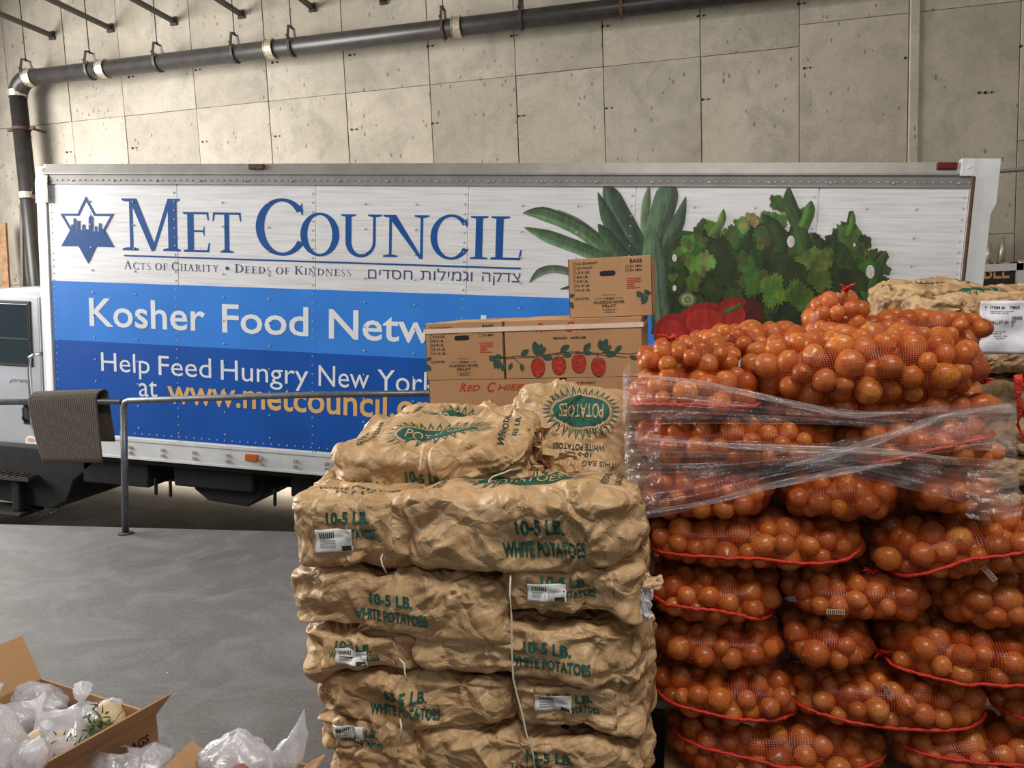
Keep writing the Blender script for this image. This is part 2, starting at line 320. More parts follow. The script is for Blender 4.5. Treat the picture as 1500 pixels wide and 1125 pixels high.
def text2d(s, bold=0.0, shear=0):
    k = (s, bold, shear)
    if k not in _tc and any('\u0590' < ch < '\u05ff' for ch in s):
        from mathutils.geometry import tessellate_polygon
        cu = bpy.data.curves.new('lettering', 'FONT'); cu.body = s; cu.resolution_u = 4; cu.fill_mode = 'NONE'
        o = bpy.data.objects.new('lettering', cu); C.objects.link(o); bpy.context.view_layer.update(); me = o.to_mesh()
        nb = {}; 
        for e in me.edges: a, b = e.vertices; nb.setdefault(a, []).append(b); nb.setdefault(b, []).append(a)
        loops = []; seen = set()
        for a in nb:
            if a in seen: continue
            lp = [a]; seen.add(a); cur = a
            while True:
                nx = [b for b in nb[cur] if b not in seen]
                if not nx: break
                cur = nx[0]; seen.add(cur); lp.append(cur)
            loops.append([tuple(me.vertices[i].co[:2]) for i in lp])
        bb = lambda l: (min(q[0] for q in l), max(q[0] for q in l), min(q[1] for q in l), max(q[1] for q in l)); V = []; Fs = []
        inside = lambda i, j: (lambda x, y: x[0] > y[0]+.01 and x[1] < y[1]-.01 and x[2] > y[2]+.01 and x[3] < y[3]-.01)(bb(loops[i]), bb(loops[j]))
        area_ = lambda l: sum(l[i][0]*l[(i+1) % len(l)][1]-l[(i+1) % len(l)][0]*l[i][1] for i in range(len(l)))
        for j in range(len(loops)):
            if any(inside(j, i) and area_(loops[i])*area_(loops[j]) < 0 for i in range(len(loops)) if i != j): continue
            grp = [loops[j]]+[loops[i] for i in range(len(loops)) if i != j and inside(i, j) and area_(loops[i])*area_(loops[j]) < 0]
            base = len(V); V += [q for l in grp for q in l]; Fs += [tuple(base+q for q in t) for t in tessellate_polygon([[Vector((*q, 0)) for q in l] for l in grp])]
        o.to_mesh_clear(); bpy.data.objects.remove(o); bpy.data.curves.remove(cu); _tc[k] = (np.array(V), Fs)
    if k not in _tc:
        cu = bpy.data.curves.new('lettering', 'FONT'); cu.body = s; cu.offset = bold; cu.resolution_u = 3; cu.shear = shear; cu.fill_mode = 'FRONT'
        o = bpy.data.objects.new('lettering', cu); C.objects.link(o); bpy.context.view_layer.update()
        me = o.to_mesh(); v = np.array([tuple(x.co)[:2] for x in me.vertices]); f = [tuple(p.vertices) for p in me.polygons]
        o.to_mesh_clear(); bpy.data.objects.remove(o); bpy.data.curves.remove(cu); _tc[k] = (v, f)
    return _tc[k]
CAP = None
def capheight():
    global CAP
    if CAP is None: CAP = text2d('H')[0][:, 1].max()
    return CAP
def add_text(mb, s, fn, x0, x1, y0, h, bold=0.0, shear=0, flat=None):
    """letters of s between x0 and x1 on the baseline y0 with cap height h; fn maps (x, y) to 3D"""
    v, f = text2d(s, bold, shear); a, b = v[:, 0].min(), v[:, 0].max(); sx = (x1-x0)/(b-a) if x1 is not None else h/capheight(); sy = h/capheight()
    mb.add([fn(x0+(p[0]-a)*sx, y0+p[1]*sy) for p in v], f)

# ------------------------------------------------------------------ structure
WY = 10.5; YT = 5.975; SL = .0735
def st(o): return tag(o, kind='structure')
mb = MB(); mb.box(-13, 7, -6, 5.39, -2.4, 0); floor_o = st(mb.build('floor', 'floor'))
# driveway beside the dock, falling towards the right
def gz(x): return -.50-.0737*(x+5.1)
mb = MB(); mb.add([(-16, 5.39, gz(-16)), (8, 5.39, gz(8)), (8, WY, gz(8)), (-16, WY, gz(-16))], [(0, 1, 2, 3)])
mb.add([(-16, 5.39, gz(-16)-.3), (8, 5.39, gz(8)-.3), (8, WY, gz(8)-.3), (-16, WY, gz(-16)-.3)], [(3, 2, 1, 0)]); st(mb.build('floor_driveway', 'asphalt'))
mb = MB(); mb.box(-13, 7, -6, WY+.3, 7.0, 7.25); st(mb.build('ceiling', 'ceiling'))
mb = MB(); mb.box(-16, 7.4, WY+.05, WY+.35, -2.6, 7.0); wall = st(mb.build('wall_back', plain('wall_joint', (128, 122, 104), .9, 0, .1, 20)))
mb = MB(); mb.box(7, 7.3, -6, WY, -2.6, 7.0); st(mb.build('wall_right', 'concrete'))
vj = [-16, -14.8, -13.6, -12.4, -11.2, -10.1, -9.02] + [float(atY(x, y, WY)[0]) for x, y in [(190, 250), (295, 250), (400, 240), (512, 230), (635, 230), (760, 230), (887, 220), (1028, 230), (1171, 230), (1329, 230), (1490, 230)]] + [5.3, 6.5, 7.39]
zj = 4.77
for i in range(len(vj)-1):
    x0, x1 = vj[i], vj[i+1]; zz = zj if x0 < 1.4 else 5.03
    rows = [(-2.3, 1.1), (1.1, 3.42 if x0 > 4 else 2.33), (3.42 if x0 > 4 else 2.33, zz), (zz, 6.99)]
    for (z0, z1) in rows:
        mb = MB(); g = .005; mb.box(x0+g, x1-g, WY+rng.uniform(-.006, .006), WY+.06, z0+g*.6, z1-g*.6); mb.build('concrete_panel', 'concrete', wall, bevel=.004)
# slim pilaster strip at the wall joint on the right
x0 = float(atY(1329, 100, WY)[0]); mb = MB(); mb.box(x0+.02, x0+.13, WY-.03, WY+.01, -2.3, 6.99); tag(mb.build('trim_strip', 'concrete', wall, bevel=.01), kind='structure')
holes = MB()
for px, py in [(189, 113), (287, 103), (399, 92), (512, 81), (626, 68), (749, 53), (882, 39), (1022, 24), (1169, 6), (98, 223), (194, 217), (297, 208), (403, 200), (515, 190), (633, 181), (759, 170), (888, 159), (1029, 146), (1178, 100), (1326, 85), (1495, 68), (1434, 136), (1443, 136), (1494, 250)]:
    p = atY(px, py, WY)
    for dx in (0, .07):
        holes.cyl((p[0]+dx, WY-.012, p[2]), (p[0]+dx, WY+.01, p[2]), .015 if dx == 0 else .011, 8)
tag(holes.build('tie_hole', 'black', wall), kind='stuff')

# ------------------------------------------------------------------ pipe, hangers and struts
PY = WY-.32
pz = float(atY(500, 60, PY)[2])
p_l = atY(22, 115, PY); xl = float(p_l[0])+.02
xr = 6.9
pr = .118
pipe = thing('drain_pipe', 'large black drain pipe running along the concrete wall and down at its left end', 'pipe', (xl, PY, pz))
R0 = .27
mb = MB(); mb.cyl((R0, 0, 0), (xr-xl, 0, 0), pr, 28); mb.build('horizontal_run', 'black_pipe', pipe, True)
mb = MB(); mb.tube([(R0-R0*math.sin(t), 0, -R0+R0*math.cos(t)) for t in [PI/2*k/10 for k in range(11)]], pr*1.08, 24); mb.build('elbow', 'black_pipe', pipe, True)
mb = MB(); mb.cyl((0, 0, -R0), (0, 0, -6.2), pr, 28); mb.build('down_pipe', 'black_pipe', pipe, True)
for px, w in ((23, .05), (152, .05), (397, .05), (670, .05)):
    x = float(atY(px, 112-(px-30)*.116, PY)[0])-xl; x = max(x, R0)
    mb = MB(); mb.cyl((x-w, 0, 0), (x+w, 0, 0), pr+.014, 28); mb.cyl((x-w-.01, 0, 0), (x-w, 0, 0), pr+.02, 28); mb.cyl((x+w, 0, 0), (x+w+.01, 0, 0), pr+.02, 28)
    mb.build('coupling_band', 'steel_band', pipe, False)
for py, m in ((138, 'steel_band'), (288, 'steel_band'), (190, 'rust')):
    z = float(atY(22, py, PY)[2])-pz; mb = MB(); w = .045 if m != 'rust' else .02
    mb.cyl((0, 0, z-w), (0, 0, z+w), pr+.016, 28)
    if m == 'rust': mb.box(pr, pr+.12, -.02, .02, z-.02, z+.02); mb.box(-pr-.12, -pr, -.02, .02, z-.02, z+.02); mb.box(pr+.02, pr+.05, -.02, .30, z-.015, z+.015)
    mb.build('pipe_clamp' if m == 'rust' else 'coupling_band', m, pipe)
hx = [(40, 'steel'), (133, 'steel'), (232, 'steel'), (345, 'steel'), (428, 'steel'), (650, 'rust'), (764, 'steel'), (910, 'rust')]
names_h = ['first', 'second', 'third', 'fourth', 'fifth', 'sixth', 'seventh', 'eighth']
for k, (px, kind) in enumerate(hx):
    x = float(atY(px, 112-(px-30)*.116, PY)[0])
    h = thing('pipe_hanger', '%s clevis hanger and rod counted along the black pipe from its elbow' % names_h[k], 'hanger', (x, PY, pz), group='hangers along the black pipe')
    mb = MB(); R = pr+.012; hh = .26
    ring = [(0, math.sin(t)*R, -math.cos(t)*R) for t in [-PI/2+PI*i/14 for i in range(15)]]
    ring = [(0, -.075, hh)]+[(0, -R, .06)]+ring[:]+[(0, R, .06)]+[(0, .075, hh)]
    pts = [Vector(p) for p in ring]
    for a, b in zip(pts[:-1], pts[1:]):
        d = (b-a); nrm = Vector((0, -d.z, d.y)).normalized()*.005
        mb.add([a+nrm+Vector((-.018, 0, 0)), a+nrm+Vector((.018, 0, 0)), b+nrm+Vector((.018, 0, 0)), b+nrm+Vector((-.018, 0, 0)), a-nrm+Vector((-.018, 0, 0)), a-nrm+Vector((.018, 0, 0)), b-nrm+Vector((.018, 0, 0)), b-nrm+Vector((-.018, 0, 0))],
               [(0, 1, 2, 3), (7, 6, 5, 4), (0, 4, 5, 1), (2, 6, 7, 3), (1, 5, 6, 2), (0, 3, 7, 4)])
    mb.box(-.018, .018, -.085, .085, hh-.006, hh+.006)
    mb.build('clevis_strap', 'dark_steel' if kind == 'steel' else 'rust', h)
    mb = MB(); mb.cyl((0, 0, hh-.02), (0, 0, 6.99-pz), .0075, 8); mb.build('threaded_rod', 'dark_steel', h)
    mb = MB(); mb.cyl((-.02, -R-.01, .12), (-.02, R+.01, .12), .008, 8); mb.cyl((0, 0, hh), (0, 0, hh+.025), .018, 6); mb.build('bolt', 'dark_steel', h)
ord6 = ['first', 'second', 'third', 'fourth', 'fifth', 'sixth']
for k, (px, py) in enumerate([(76, 55), (161, 44), (254, 34), (353, 24), (457, 14), (561, 3)]):
    p = atY(px, py, WY-.02); t = thing('ceiling_strut', '%s from the left of grey metal channel struts running out from the wall top' % ord6[k], 'strut', (float(p[0]), 0, float(p[2])), group='metal channel struts under the ceiling')
    mb = MB()
    for s0 in (-.028, .008): mb.box(s0, s0+.02, 1.5, WY-.02, 0, .05)
    mb.box(-.028, .028, 1.5, WY-.02, .05, .06); mb.build('channel', 'strut', t)
    mb = MB(); mb.box(-.008, .008, 1.5, WY-.04, .035, .049); mb.build('groove', 'black', t)
    mb = MB(); mb.box(-.05, .05, WY-.03, WY, -.03, .09); mb.build('end_bracket', 'dark_steel', t)
    for yy in (3.5, 8.9):
        mb = MB(); mb.cyl((0, yy, .06), (0, yy, 7-float(p[2])), .008, 6); mb.build('threaded_rod', 'dark_steel', t)

# ------------------------------------------------------------------ truck
O3 = np.array(atY(65, 262, YT)); Uv = np.array([math.cos(SL), 0, -math.sin(SL)]); Wv = np.array([math.sin(SL), 0, math.cos(SL)])
def tl(px, py):
    p = atY(px, py, YT)-O3; return float(p.dot(Uv)), float(p.dot(Wv))
truck = thing('box_truck', 'white box truck with blue charity banner and printed vegetables parked along the wall', 'truck', tuple(O3), (0, SL, 0))
W_TOP = tl(65, 240)[1]; W_RAIL = tl(700, 270)[1]; W_BOT = tl(300, 651)[1]; W_SK = tl(300, 680)[1]
U1 = tl(1422, 263)[0]; UR = tl(1457, 240)[0]; UL = tl(44, 262)[0]
seams = [0.03] + [tl(260, 320)[0], tl(463, 320)[0], tl(686, 320)[0], tl(930, 320)[0], tl(1197, 320)[0]] + [U1]
# inner body
mb = MB(); mb.box(UL+.05, U1, .012, 2.42, W_SK+.02, W_TOP-.02); mb.build('box_body', 'alu_white', truck)
for a, b in zip(seams[:-1], seams[1:]):
    mb = MB(); mb.box(a+.003, b-.003, 0, .014, W_BOT, W_RAIL+.02); mb.build('side_panel', 'truck_white', truck, bevel=.002)
# top rail in two steps
mb = MB(); h1 = tl(500, 255)[1]
mb.prism([(0, 0), (1, 0)], 0, 1) if False else None
mb.add([(0.02, -.012, W_RAIL), (U1, -.012, W_RAIL), (U1, -.02, h1), (0.02, -.02, h1), (U1, .005, W_TOP), (.02, .005, W_TOP), (.02, .2, W_TOP), (U1, .2, W_TOP), (.02, .01, W_RAIL), (U1, .01, W_RAIL)],
       [(0, 1, 2, 3), (3, 2, 4, 5), (5, 4, 7, 6), (8, 9, 1, 0)])
mb.build('top_rail', 'alu', truck)
mb = MB(); mb.box(.02, U1, -.034, -.012, h1-.008, h1+.006); mb.box(.02, U1, -.016, 0, W_RAIL-.012, W_RAIL); mb.build('rail_lip', 'alu', truck)
mb = MB(); mb.box(UL+.05, U1, .1, 2.4, W_TOP-.01, W_TOP+.015); mb.build('roof_skin', 'alu', truck)
# front corner post, rounded
mb = MB(); prof = [(0.02, -.012)]+[(UL+.16-.16*math.sin(t), .16-.172*math.cos(t)) for t in [PI/2*k/10 for k in range(11)]]+[(UL, .4), (0.02, .4)]
n = len(prof); zt, zb = W_TOP-.13, W_SK+.03
mb.add([(p[0], p[1], zb) for p in prof]+[(p[0], p[1], zt) for p in prof], [(i, (i+1) % n, n+(i+1) % n, n+i) for i in range(n)]+[tuple(range(n))[::-1], tuple(range(n, 2*n))])
mb.build('front_corner_post', 'alu_white', truck, smooth=False, bevel=.004)
# cast corner cap
mb = MB(); rings = []
for j in range(7):
    a = PI/2*j/6; rr = .04+.15*math.cos(a)*1.0; zz = W_TOP-.17+.17*math.sin(a)
    rings.append([(UL+.16-(.03+.155*math.cos(a*.8))*math.sin(t), .16-(.03+.165*math.cos(a*.8))*math.cos(t), zz) for t in [PI/2*k/8 for k in range(9)]])
base = [(UL+.16-.19*math.sin(t), .16-.192*math.cos(t), W_TOP-.34) for t in [PI/2*k/8 for k in range(9)]]
rings = [base]+rings; vs = []
for r_ in rings: vs += [(0.06, r_[0][1], r_[0][2])]+r_+[(UL+.1, .5, r_[0][2])]
mb.add(vs, grid_faces(len(rings), 11)); mb.build('corner_casting', 'alu', truck, True)
mb = MB(); mb.cyl((UL-.02, .05, W_TOP-.25), (UL+.0, .04, W_TOP-.25), .02, 12); mb.box(UL-.02, UL+.02, .03, .07, W_TOP-.30, W_TOP-.26); mb.build('clearance_light', 'rust', truck)
# rear post and its gusset
mb = MB(); rp = [tl(1425, 240), tl(1462, 240), tl(1457, 285), tl(1450, 410), (tl(1450, 410)[0]-.02, W_SK), (U1-.02, W_SK)]
rp = [(U1, W_TOP+.02), (UR+.03, W_TOP+.02), (UR+.03, W_TOP-.28), (UR-.0, W_TOP-.36), (UR-.0, W_SK), (U1, W_SK)]
mb.prism(rp, -.03, 2.45); mb.build('rear_post', 'alu_white', truck, bevel=.006)
mb = MB(); mb.prism([(UR+.0, W_TOP-.02), (UR+.16, W_TOP-.06), (UR+.02, W_TOP-.34)], .3, .33); mb.build('door_bracket', 'alu', truck); mb = MB(); mb.cyl((UR, .1, W_TOP-.05), (UR+.28, .1, W_TOP-.03), .014, 8); mb.build('door_rod', 'alu', truck)
mb = MB(); mb.box(U1-.08, U1+.005, -.04, .02, W_TOP-.10, W_TOP+.02); mb.cyl((U1-.03, -.045, W_TOP-.04), (U1-.03, -.038, W_TOP-.04), .012, 10); mb.build('rear_corner_casting', 'alu_white', truck, bevel=.006)
mb = MB(); mb.cyl((U1+.005, -.04, W_RAIL+.06), (U1-.0, -.04, W_SK+.1), .012, 10); mb.build('edge_rod', 'rust', truck)
# bottom rail
mb = MB(); mb.box(.0, U1, -.012, .03, W_SK+.0, W_BOT+.0); mb.box(.0, U1, -.022, 0, W_BOT-.02, W_BOT+.006); mb.box(0, U1, -.022, 0, W_SK-.006, W_SK+.012); mb.build('bottom_rail', 'alu_white', truck)
rv = MB()
def rivet(mb, u, w, r=.011, y=0):
    k = len(mb.v); mb.add([(u+r*math.cos(t), y, w+r*math.sin(t)) for t in [PI/3*i for i in range(6)]]+[(u+.55*r*math.cos(t), y-.6*r, w+.55*r*math.sin(t)) for t in [PI/3*i for i in range(6)]], [(i, (i+1) % 6, 6+(i+1) % 6, 6+i) for i in range(6)]+[(6, 7, 8, 9, 10, 11)])
u = .08
while u < U1: rivet(rv, u, W_RAIL+.022, .008, -.016); u += .0585
u = .3
while u < U1: rivet(rv, u, h1-.06, .01, -.018); u += .42
for s in seams[1:]:
    w = W_RAIL-.08
    while w > W_BOT: rivet(rv, s-.03, w, .010); w -= .075
w = W_RAIL-.08
while w > W_BOT: rivet(rv, .06, w, .008); w -= .06
for a, b in zip(seams[:-1], seams[1:]):
    for t in (1/3, 2/3):
        w = W_RAIL-.16
        while w > W_BOT: rivet(rv, a+(b-a)*t, w, .010, -.004); w -= .2
u = .1
while u < U1: rivet(rv, u, W_BOT+.05, .008, -.003); u += .075
tag(rv.build('rivet', 'rivet', truck), kind='stuff')
for px in (193, 240, 286, 335, 384, 434, 480, 560):
    u = tl(px, 665)[0]; mb = MB()
    for q in (.05, .1): mb.cyl((u, -.028, W_SK+q), (u, -.01, W_SK+q), .018, 6)
    mb.build('rail_bolt', 'steel_band', truck)
mb = MB(); u, w = tl(372, 678); mb.box(u-.07, u+.05, -.03, -.01, W_SK+.07, W_SK+.13); mb.build('side_reflector', 'amber', truck, bevel=.004)
mb = MB(); u = tl(377, 243)[0]; mb.box(u-.07, u+.07, -.03, .02, W_TOP-.05, W_TOP-.01); mb.build('marker_light', 'rust', truck, bevel=.006)
mb = MB(); u = tl(1385, 243)[0]; mb.box(u-.06, u+.07, -.03, .02, W_TOP-.05, W_TOP-.005); mb.build('marker_light', 'red_lens', truck, bevel=.006)

# ---- banner
def quad_strip(mb, pts, y, col=None): mb.add([(p[0], y, p[1]) for p in pts], [tuple(range(len(pts)))], col)
wa, wb = tl(73, 411)[1], tl(78, 497)[1]
ub = tl(1010, 440)[0]
mb = MB(); quad_strip(mb, [(.035, wb), (ub, wb), (ub, wa), (.035, wa)], -.003); mb.build('light_blue_band', 'band_light', truck)
mb = MB(); quad_strip(mb, [(.035, W_BOT+.02), (U1-.3, W_BOT+.02), (U1-.3, wb), (.035, wb)], -.003); mb.build('dark_blue_band', 'band_dark', truck)
YL = -.0045
def tword(mb, s, x0, x1, yb, ytop, bold=0.0, y=YL):
    u0, w0 = tl(x0, yb); u1 = tl(x1, yb)[0]; h = tl(x0, ytop)[1]-w0
    add_text(mb, s, lambda a, b: (a, y, b), u0, u1, w0, h, bold)
for a_ in (('Kosher', 132, 301, 476.6, 437, .012), ('Food', 326, 452, 486, 446, .012), ('Network', 482, 738, 495, 453.5, .012)): mb = MB(); tword(mb, *a_); mb.build('banner_lettering', 'white_print', truck)
for a_ in (('Help', 149, 220, 543, 516), ('Feed', 233, 310, 549, 521), ('Hungry', 324, 452, 556, 527), ('New', 467, 541, 565, 535), ('York', 553, 640, 572, 541)): mb = MB(); tword(mb, *a_); mb.build('slogan_lettering', 'white_print', truck)
mb = MB(); tword(mb, 'at', 204, 231, 580, 551); mb.build('slogan_lettering', 'white_print', truck)
mb = MB(); tword(mb, 'www.metcouncil.org', 246, 652, 589.5, 554, .014); mb.build('web_address_lettering', 'orange_print', truck)
# Hebrew line (visual order)
for heb, hx0, hx1 in (('\u05e6\u05d3\u05e7\u05d4', 706, 762), ('\u05d5\u05d2\u05de\u05d9\u05dc\u05d5\u05ea', 616, 692), ('\u05d7\u05e1\u05d3\u05d9\u05dd', 539, 604)):
    mb = MB(); yb_ = 408+(hx0-540)*.026; tword(mb, heb[::-1], hx0, hx1, yb_, yb_-15.5, 0, -.0012)
    m2 = MB()
    for k, f in enumerate(mb.f): m2.add([(mb.v[i][0], mb.v[i][1]-.000003*k, mb.v[i][2]) for i in f], [tuple(range(len(f)))])
    m2.build('hebrew_lettering', 'ink_print', truck)
# serif capitals drawn as strokes in a unit box
def G(ch):
    P = []
    def R(x0, x1, y0, y1): P.append([(x0, y0), (x1, y0), (x1, y1), (x0, y1)])
    def serif(x0, x1, y, up):
        t = .035 if up else -.035; m = .06 if up else -.06; q = (x1-x0)*.28
        P.append([(x0, y), (x1, y), (x1, y+t), (x1-q, y+m), (x0+q, y+m), (x0, y+t)])
    def ell(cx, cy, rx, ry, ix, iy, a0, a1, n=40):
        for k in range(n):
            t0 = a0+(a1-a0)*k/n; t1 = a0+(a1-a0)*(k+1)/n
            P.append([(cx+rx*math.cos(t0), cy+ry*math.sin(t0)), (cx+rx*math.cos(t1), cy+ry*math.sin(t1)), (cx+ix*math.cos(t1), cy+iy*math.sin(t1)), (cx+ix*math.cos(t0), cy+iy*math.sin(t0))])
    if ch == 'M':
        R(.13, .19, 0, 1); R(.79, .94, 0, 1); P.append([(.13, 1), (.26, 1), (.56, .12), (.5, -.01)]); P.append([(.5, -.01), (.56, .0), (.86, 1), (.79, 1)])
        serif(.0, .28, 0, 1); serif(.7, 1, 0, 1); serif(0.0, .24, 1, 0); serif(.8, 1.0, 1, 0)
    elif ch in 'EFL':
        R(.16, .40, 0, 1)
        if ch != 'L': R(.3, .92, .945, 1); P.append([(.86, 1), (.95, 1), (.97, .8), (.92, .8)]); R(.3, .76, .5, .55); P.append([(.72, .525), (.8, .38), (.8, .67)]); serif(0, .3, 1, 0)
        if ch == 'L': serif(0, .6, 1, 0)
        if ch != 'F': R(.3, .94, 0, .055); P.append([(.88, 0), (.96, 0), (1, .24), (.95, .24)]); serif(0, .3, 0, 1)
        else: serif(0, .58, 0, 1)
    elif ch == 'T':
        R(.41, .58, 0, 1); R(.04, .96, .945, 1); P.append([(0, .78), (.04, .78), (.1, 1), (.02, 1)]); P.append([(.96, .78), (1, .78), (.98, 1), (.9, 1)]); serif(.26, .73, 0, 1)
    elif ch == 'O': ell(.5, .5, .5, .53, .32, .47, 0, 2*PI)
    elif ch == 'C':
        ell(.56, .5, .56, .53, .38, .47, .62, 2*PI-.55); P.append([(1.0, .73), (.97, .73), (.93, .86), (.98, .96)])
    elif ch == 'U':
        R(.1, .25, .35, 1); R(.78, .85, .35, 1)
        ell(.475, .35, .375, .38, .225, .3, PI, 1.5*PI, 16); ell(.475, .35, .375, .38, .305, .3, 1.5*PI, 2*PI, 16); serif(0, .36, 1, 0); serif(.66, 1, 1, 0)
    elif ch == 'N':
        R(.13, .19, 0, 1); R(.81, .87, -.02, 1); P.append([(.08, 1), (.28, 1), (.87, -.03), (.8, -.03)]); serif(0, .32, 0, 1); serif(0, .2, 1, 0); serif(.68, 1, 1, 0)
    elif ch == 'I': R(.3, .7, 0, 1); serif(0, 1, 0, 1); serif(0, 1, 1, 0)
    elif ch == 'H': R(.12, .27, 0, 1); R(.73, .88, 0, 1); R(.2, .8, .48, .53); [serif(a, b, y, u) for a, b in ((0, .38), (.62, 1)) for y, u in ((0, 1), (1, 0))]
    elif ch == 'D': R(.12, .3, 0, 1); ell(.3, .5, .7, .5, .5, .445, -PI/2, PI/2, 24); serif(0, .3, 0, 1); serif(0, .3, 1, 0); R(.2, .32, .945, 1); R(.2, .32, 0, .055)
    elif ch == 'R': R(.14, .33, 0, 1); ell(.36, .75, .42, .25, .24, .2, -PI/2, PI/2, 16); R(.3, .4, .95, 1); R(.3, .4, .5, .55); P.append([(.42, .52), (.56, .54), (1, 0), (.8, 0)]); serif(0, .46, 0, 1); serif(0, .3, 1, 0)
    elif ch == 'K': R(.12, .3, 0, 1); P.append([(.3, .45), (.3, .55), (.8, 1), (.88, 1)]); P.append([(.38, .58), (.5, .66), (1, 0), (.8, 0)]); serif(0, .42, 0, 1); serif(0, .42, 1, 0); serif(.66, .98, 1, 0)
    elif ch == 'A': P.append([(.44, 1), (.54, 1), (.92, 0), (.74, 0), (.46, .8)]); P.append([(.44, 1), (.5, .9), (.16, 0), (.1, 0)]); R(.24, .72, .33, .38); serif(0, .28, 0, 1); serif(.62, 1, 0, 1)
    elif ch == 'Y': R(.43, .58, 0, .45); P.append([(.08, 1), (.26, 1), (.58, .44), (.43, .44)]); P.append([(.82, 1), (.9, 1), (.58, .4), (.5, .46)]); serif(.28, .74, 0, 1); serif(0, .34, 1, 0); serif(.68, 1, 1, 0)
    elif ch == 'S':
        pts = [(.88, .8, .03), (.78, .93, .05), (.5, 1, .06), (.22, .9, .1), (.14, .73, .14), (.32, .58, .15), (.66, .46, .16), (.86, .27, .14), (.74, .08, .1), (.46, 0, .06), (.18, .06, .05), (.08, .22, .03)]
        for (a, b, w0), (c, d, w1) in zip(pts[:-1], pts[1:]):
            P.append([(a, b-w0*.6), (a, b+w0*.2), (c, d+w1*.2), (c, d-w1*.6)] if abs(c-a) > abs(d-b) else [(a-w0*.5, b), (a+w0*.5, b), (c+w1*.5, d), (c-w1*.5, d)])
    return P
def glyph(mb, ch, x0, x1, y0, y1, y=-.0012):
    for k, poly in enumerate(G(ch)):
        vs = [(x0+p[0]*(x1-x0), y-.00002*k, y0+p[1]*(y1-y0)) for p in poly]; mb.add(vs, [tuple(range(len(vs)))])
mb = MB(); ua, va = tl(181, 366.5); ue, ve = tl(762, 381)
hb = tl(181, 290.5)[1]-va
for ch, x0, x1, big in [('M', 180, 265, 1), ('E', 269, 308, 0), ('T', 312, 354, 0), ('C', 375, 444, 1), ('O', 440, 497, 0), ('U', 500, 559, 0), ('N', 561, 628, 0), ('C', 630, 684, 0), ('I', 688, 714, 0), ('L', 718, 764, 0)]:
    yb = 366.5+(x0-181)*.0256; u0, w0 = tl(x0, yb); u1 = tl(x1, yb)[0]; mb = MB(); glyph(mb, ch, u0, u1, w0, w0+hb*(1 if big else .755)); mb.build('name_letter', 'navy_print', truck)

mb = MB(); a, b = tl(182, 374), tl(763, 393); mb.add([(a[0], YL, a[1]-.008), (b[0], YL, b[1]-.008), (b[0], YL, b[1]+.005), (a[0], YL, a[1]+.005)], [(0, 1, 2, 3)]); mb.build('rule_line', 'navy_print', truck)
mb = MB(); WD = dict(I=.36, M=1.1, A=.92, C=.84, T=.8, S=.6, O=.95, F=.68, H=.92, R=.84, Y=.85, D=.9, E=.7, K=.88, N=.95)
def smallcaps(mb, words, x0, x1, y0, y1, h0):
    tot = 0; seq = []
    for wi, wrd in enumerate(words):
        for ci, ch in enumerate(wrd[0]):
            s = 1 if (ci == 0 and wrd[1]) else .8; seq.append((ch, s)); tot += WD[ch]*s+.14
        seq.append((' ', 0)); tot += .34
    k = (x1-x0)/(tot-.34); x = x0
    for ch, s in seq:
        if ch == ' ': x += .34*k; continue
        yb = y0+(y1-y0)*(x-x0)/(x1-x0); u0, w0 = tl(x, yb); u1 = tl(x+WD[ch]*s*k, yb)[0]; h = tl(x, yb-h0*s)[1]-w0
        glyph(mb, ch, u0, u1, w0, w0+h); x += (WD[ch]*s+.14)*k
smallcaps(mb, [('ACTS', 1), ('OF', 0), ('CHARITY', 1)], 182, 322, 394, 398.5, 12.5)
smallcaps(mb, [('DEEDS', 1), ('OF', 0), ('KINDNESS', 1)], 344, 517, 399.5, 405, 12.5)
u, w = tl(333, 393); mb.add([(u+.016*math.cos(t), YL, w+.016*math.sin(t)) for t in [PI/5*i for i in range(10)]], [tuple(range(10))]); mb.build('motto_lettering', 'ink_print', truck)
# star emblem with skyline
zp = lambda x, y: tl(60+x/3.75, 260+y/3.75)
outer = [zp(*p) for p in [(248, 103), (299, 199), (403, 200), (353, 291), (403, 383), (305, 380), (262, 475), (208, 377), (113, 377), (161, 290), (107, 198), (203, 198)]]
cxy = (sum(p[0] for p in outer)/12, sum(p[1] for p in outer)/12)
inner = [(cxy[0]+(p[0]-cxy[0])*.87, cxy[1]+(p[1]-cxy[1])*.87) for p in outer]
mb = MB()
for i in range(12):
    j = (i+1) % 12; mb.add([(outer[i][0], YL, outer[i][1]), (outer[j][0], YL, outer[j][1]), (inner[j][0], YL, inner[j][1]), (inner[i][0], YL, inner[i][1])], [(0, 1, 2, 3)])
lower = [outer[3], outer[4], outer[5], outer[6], outer[7], outer[8], outer[9], zp(165, 305), zp(345, 308)]
quad_strip(mb, lower[:7]+[zp(161, 292), zp(200, 306), zp(300, 306), zp(352, 294)], YL-.0002)
for k, (x0, x1, yt_) in enumerate([(167, 180, 258), (180, 193, 224), (200, 216, 238), (216, 228, 288), (228, 243, 258), (243, 262, 285), (264, 287, 222), (287, 298, 296), (298, 309, 268), (320, 333, 252), (333, 350, 284), (309, 320, 296)]):
    quad_strip(mb, [zp(x0, 320), zp(x1, 320), zp(x1, yt_), zp(x0, yt_)], YL-.0004-.0001*k)
quad_strip(mb, [zp(264, 224), zp(287, 224), zp(276, 204)], YL-.002); quad_strip(mb, [zp(274.5, 210), zp(277.5, 210), zp(277, 186), zp(275, 186)], YL-.0021)
mb.build('star_emblem', 'navy_print', truck)

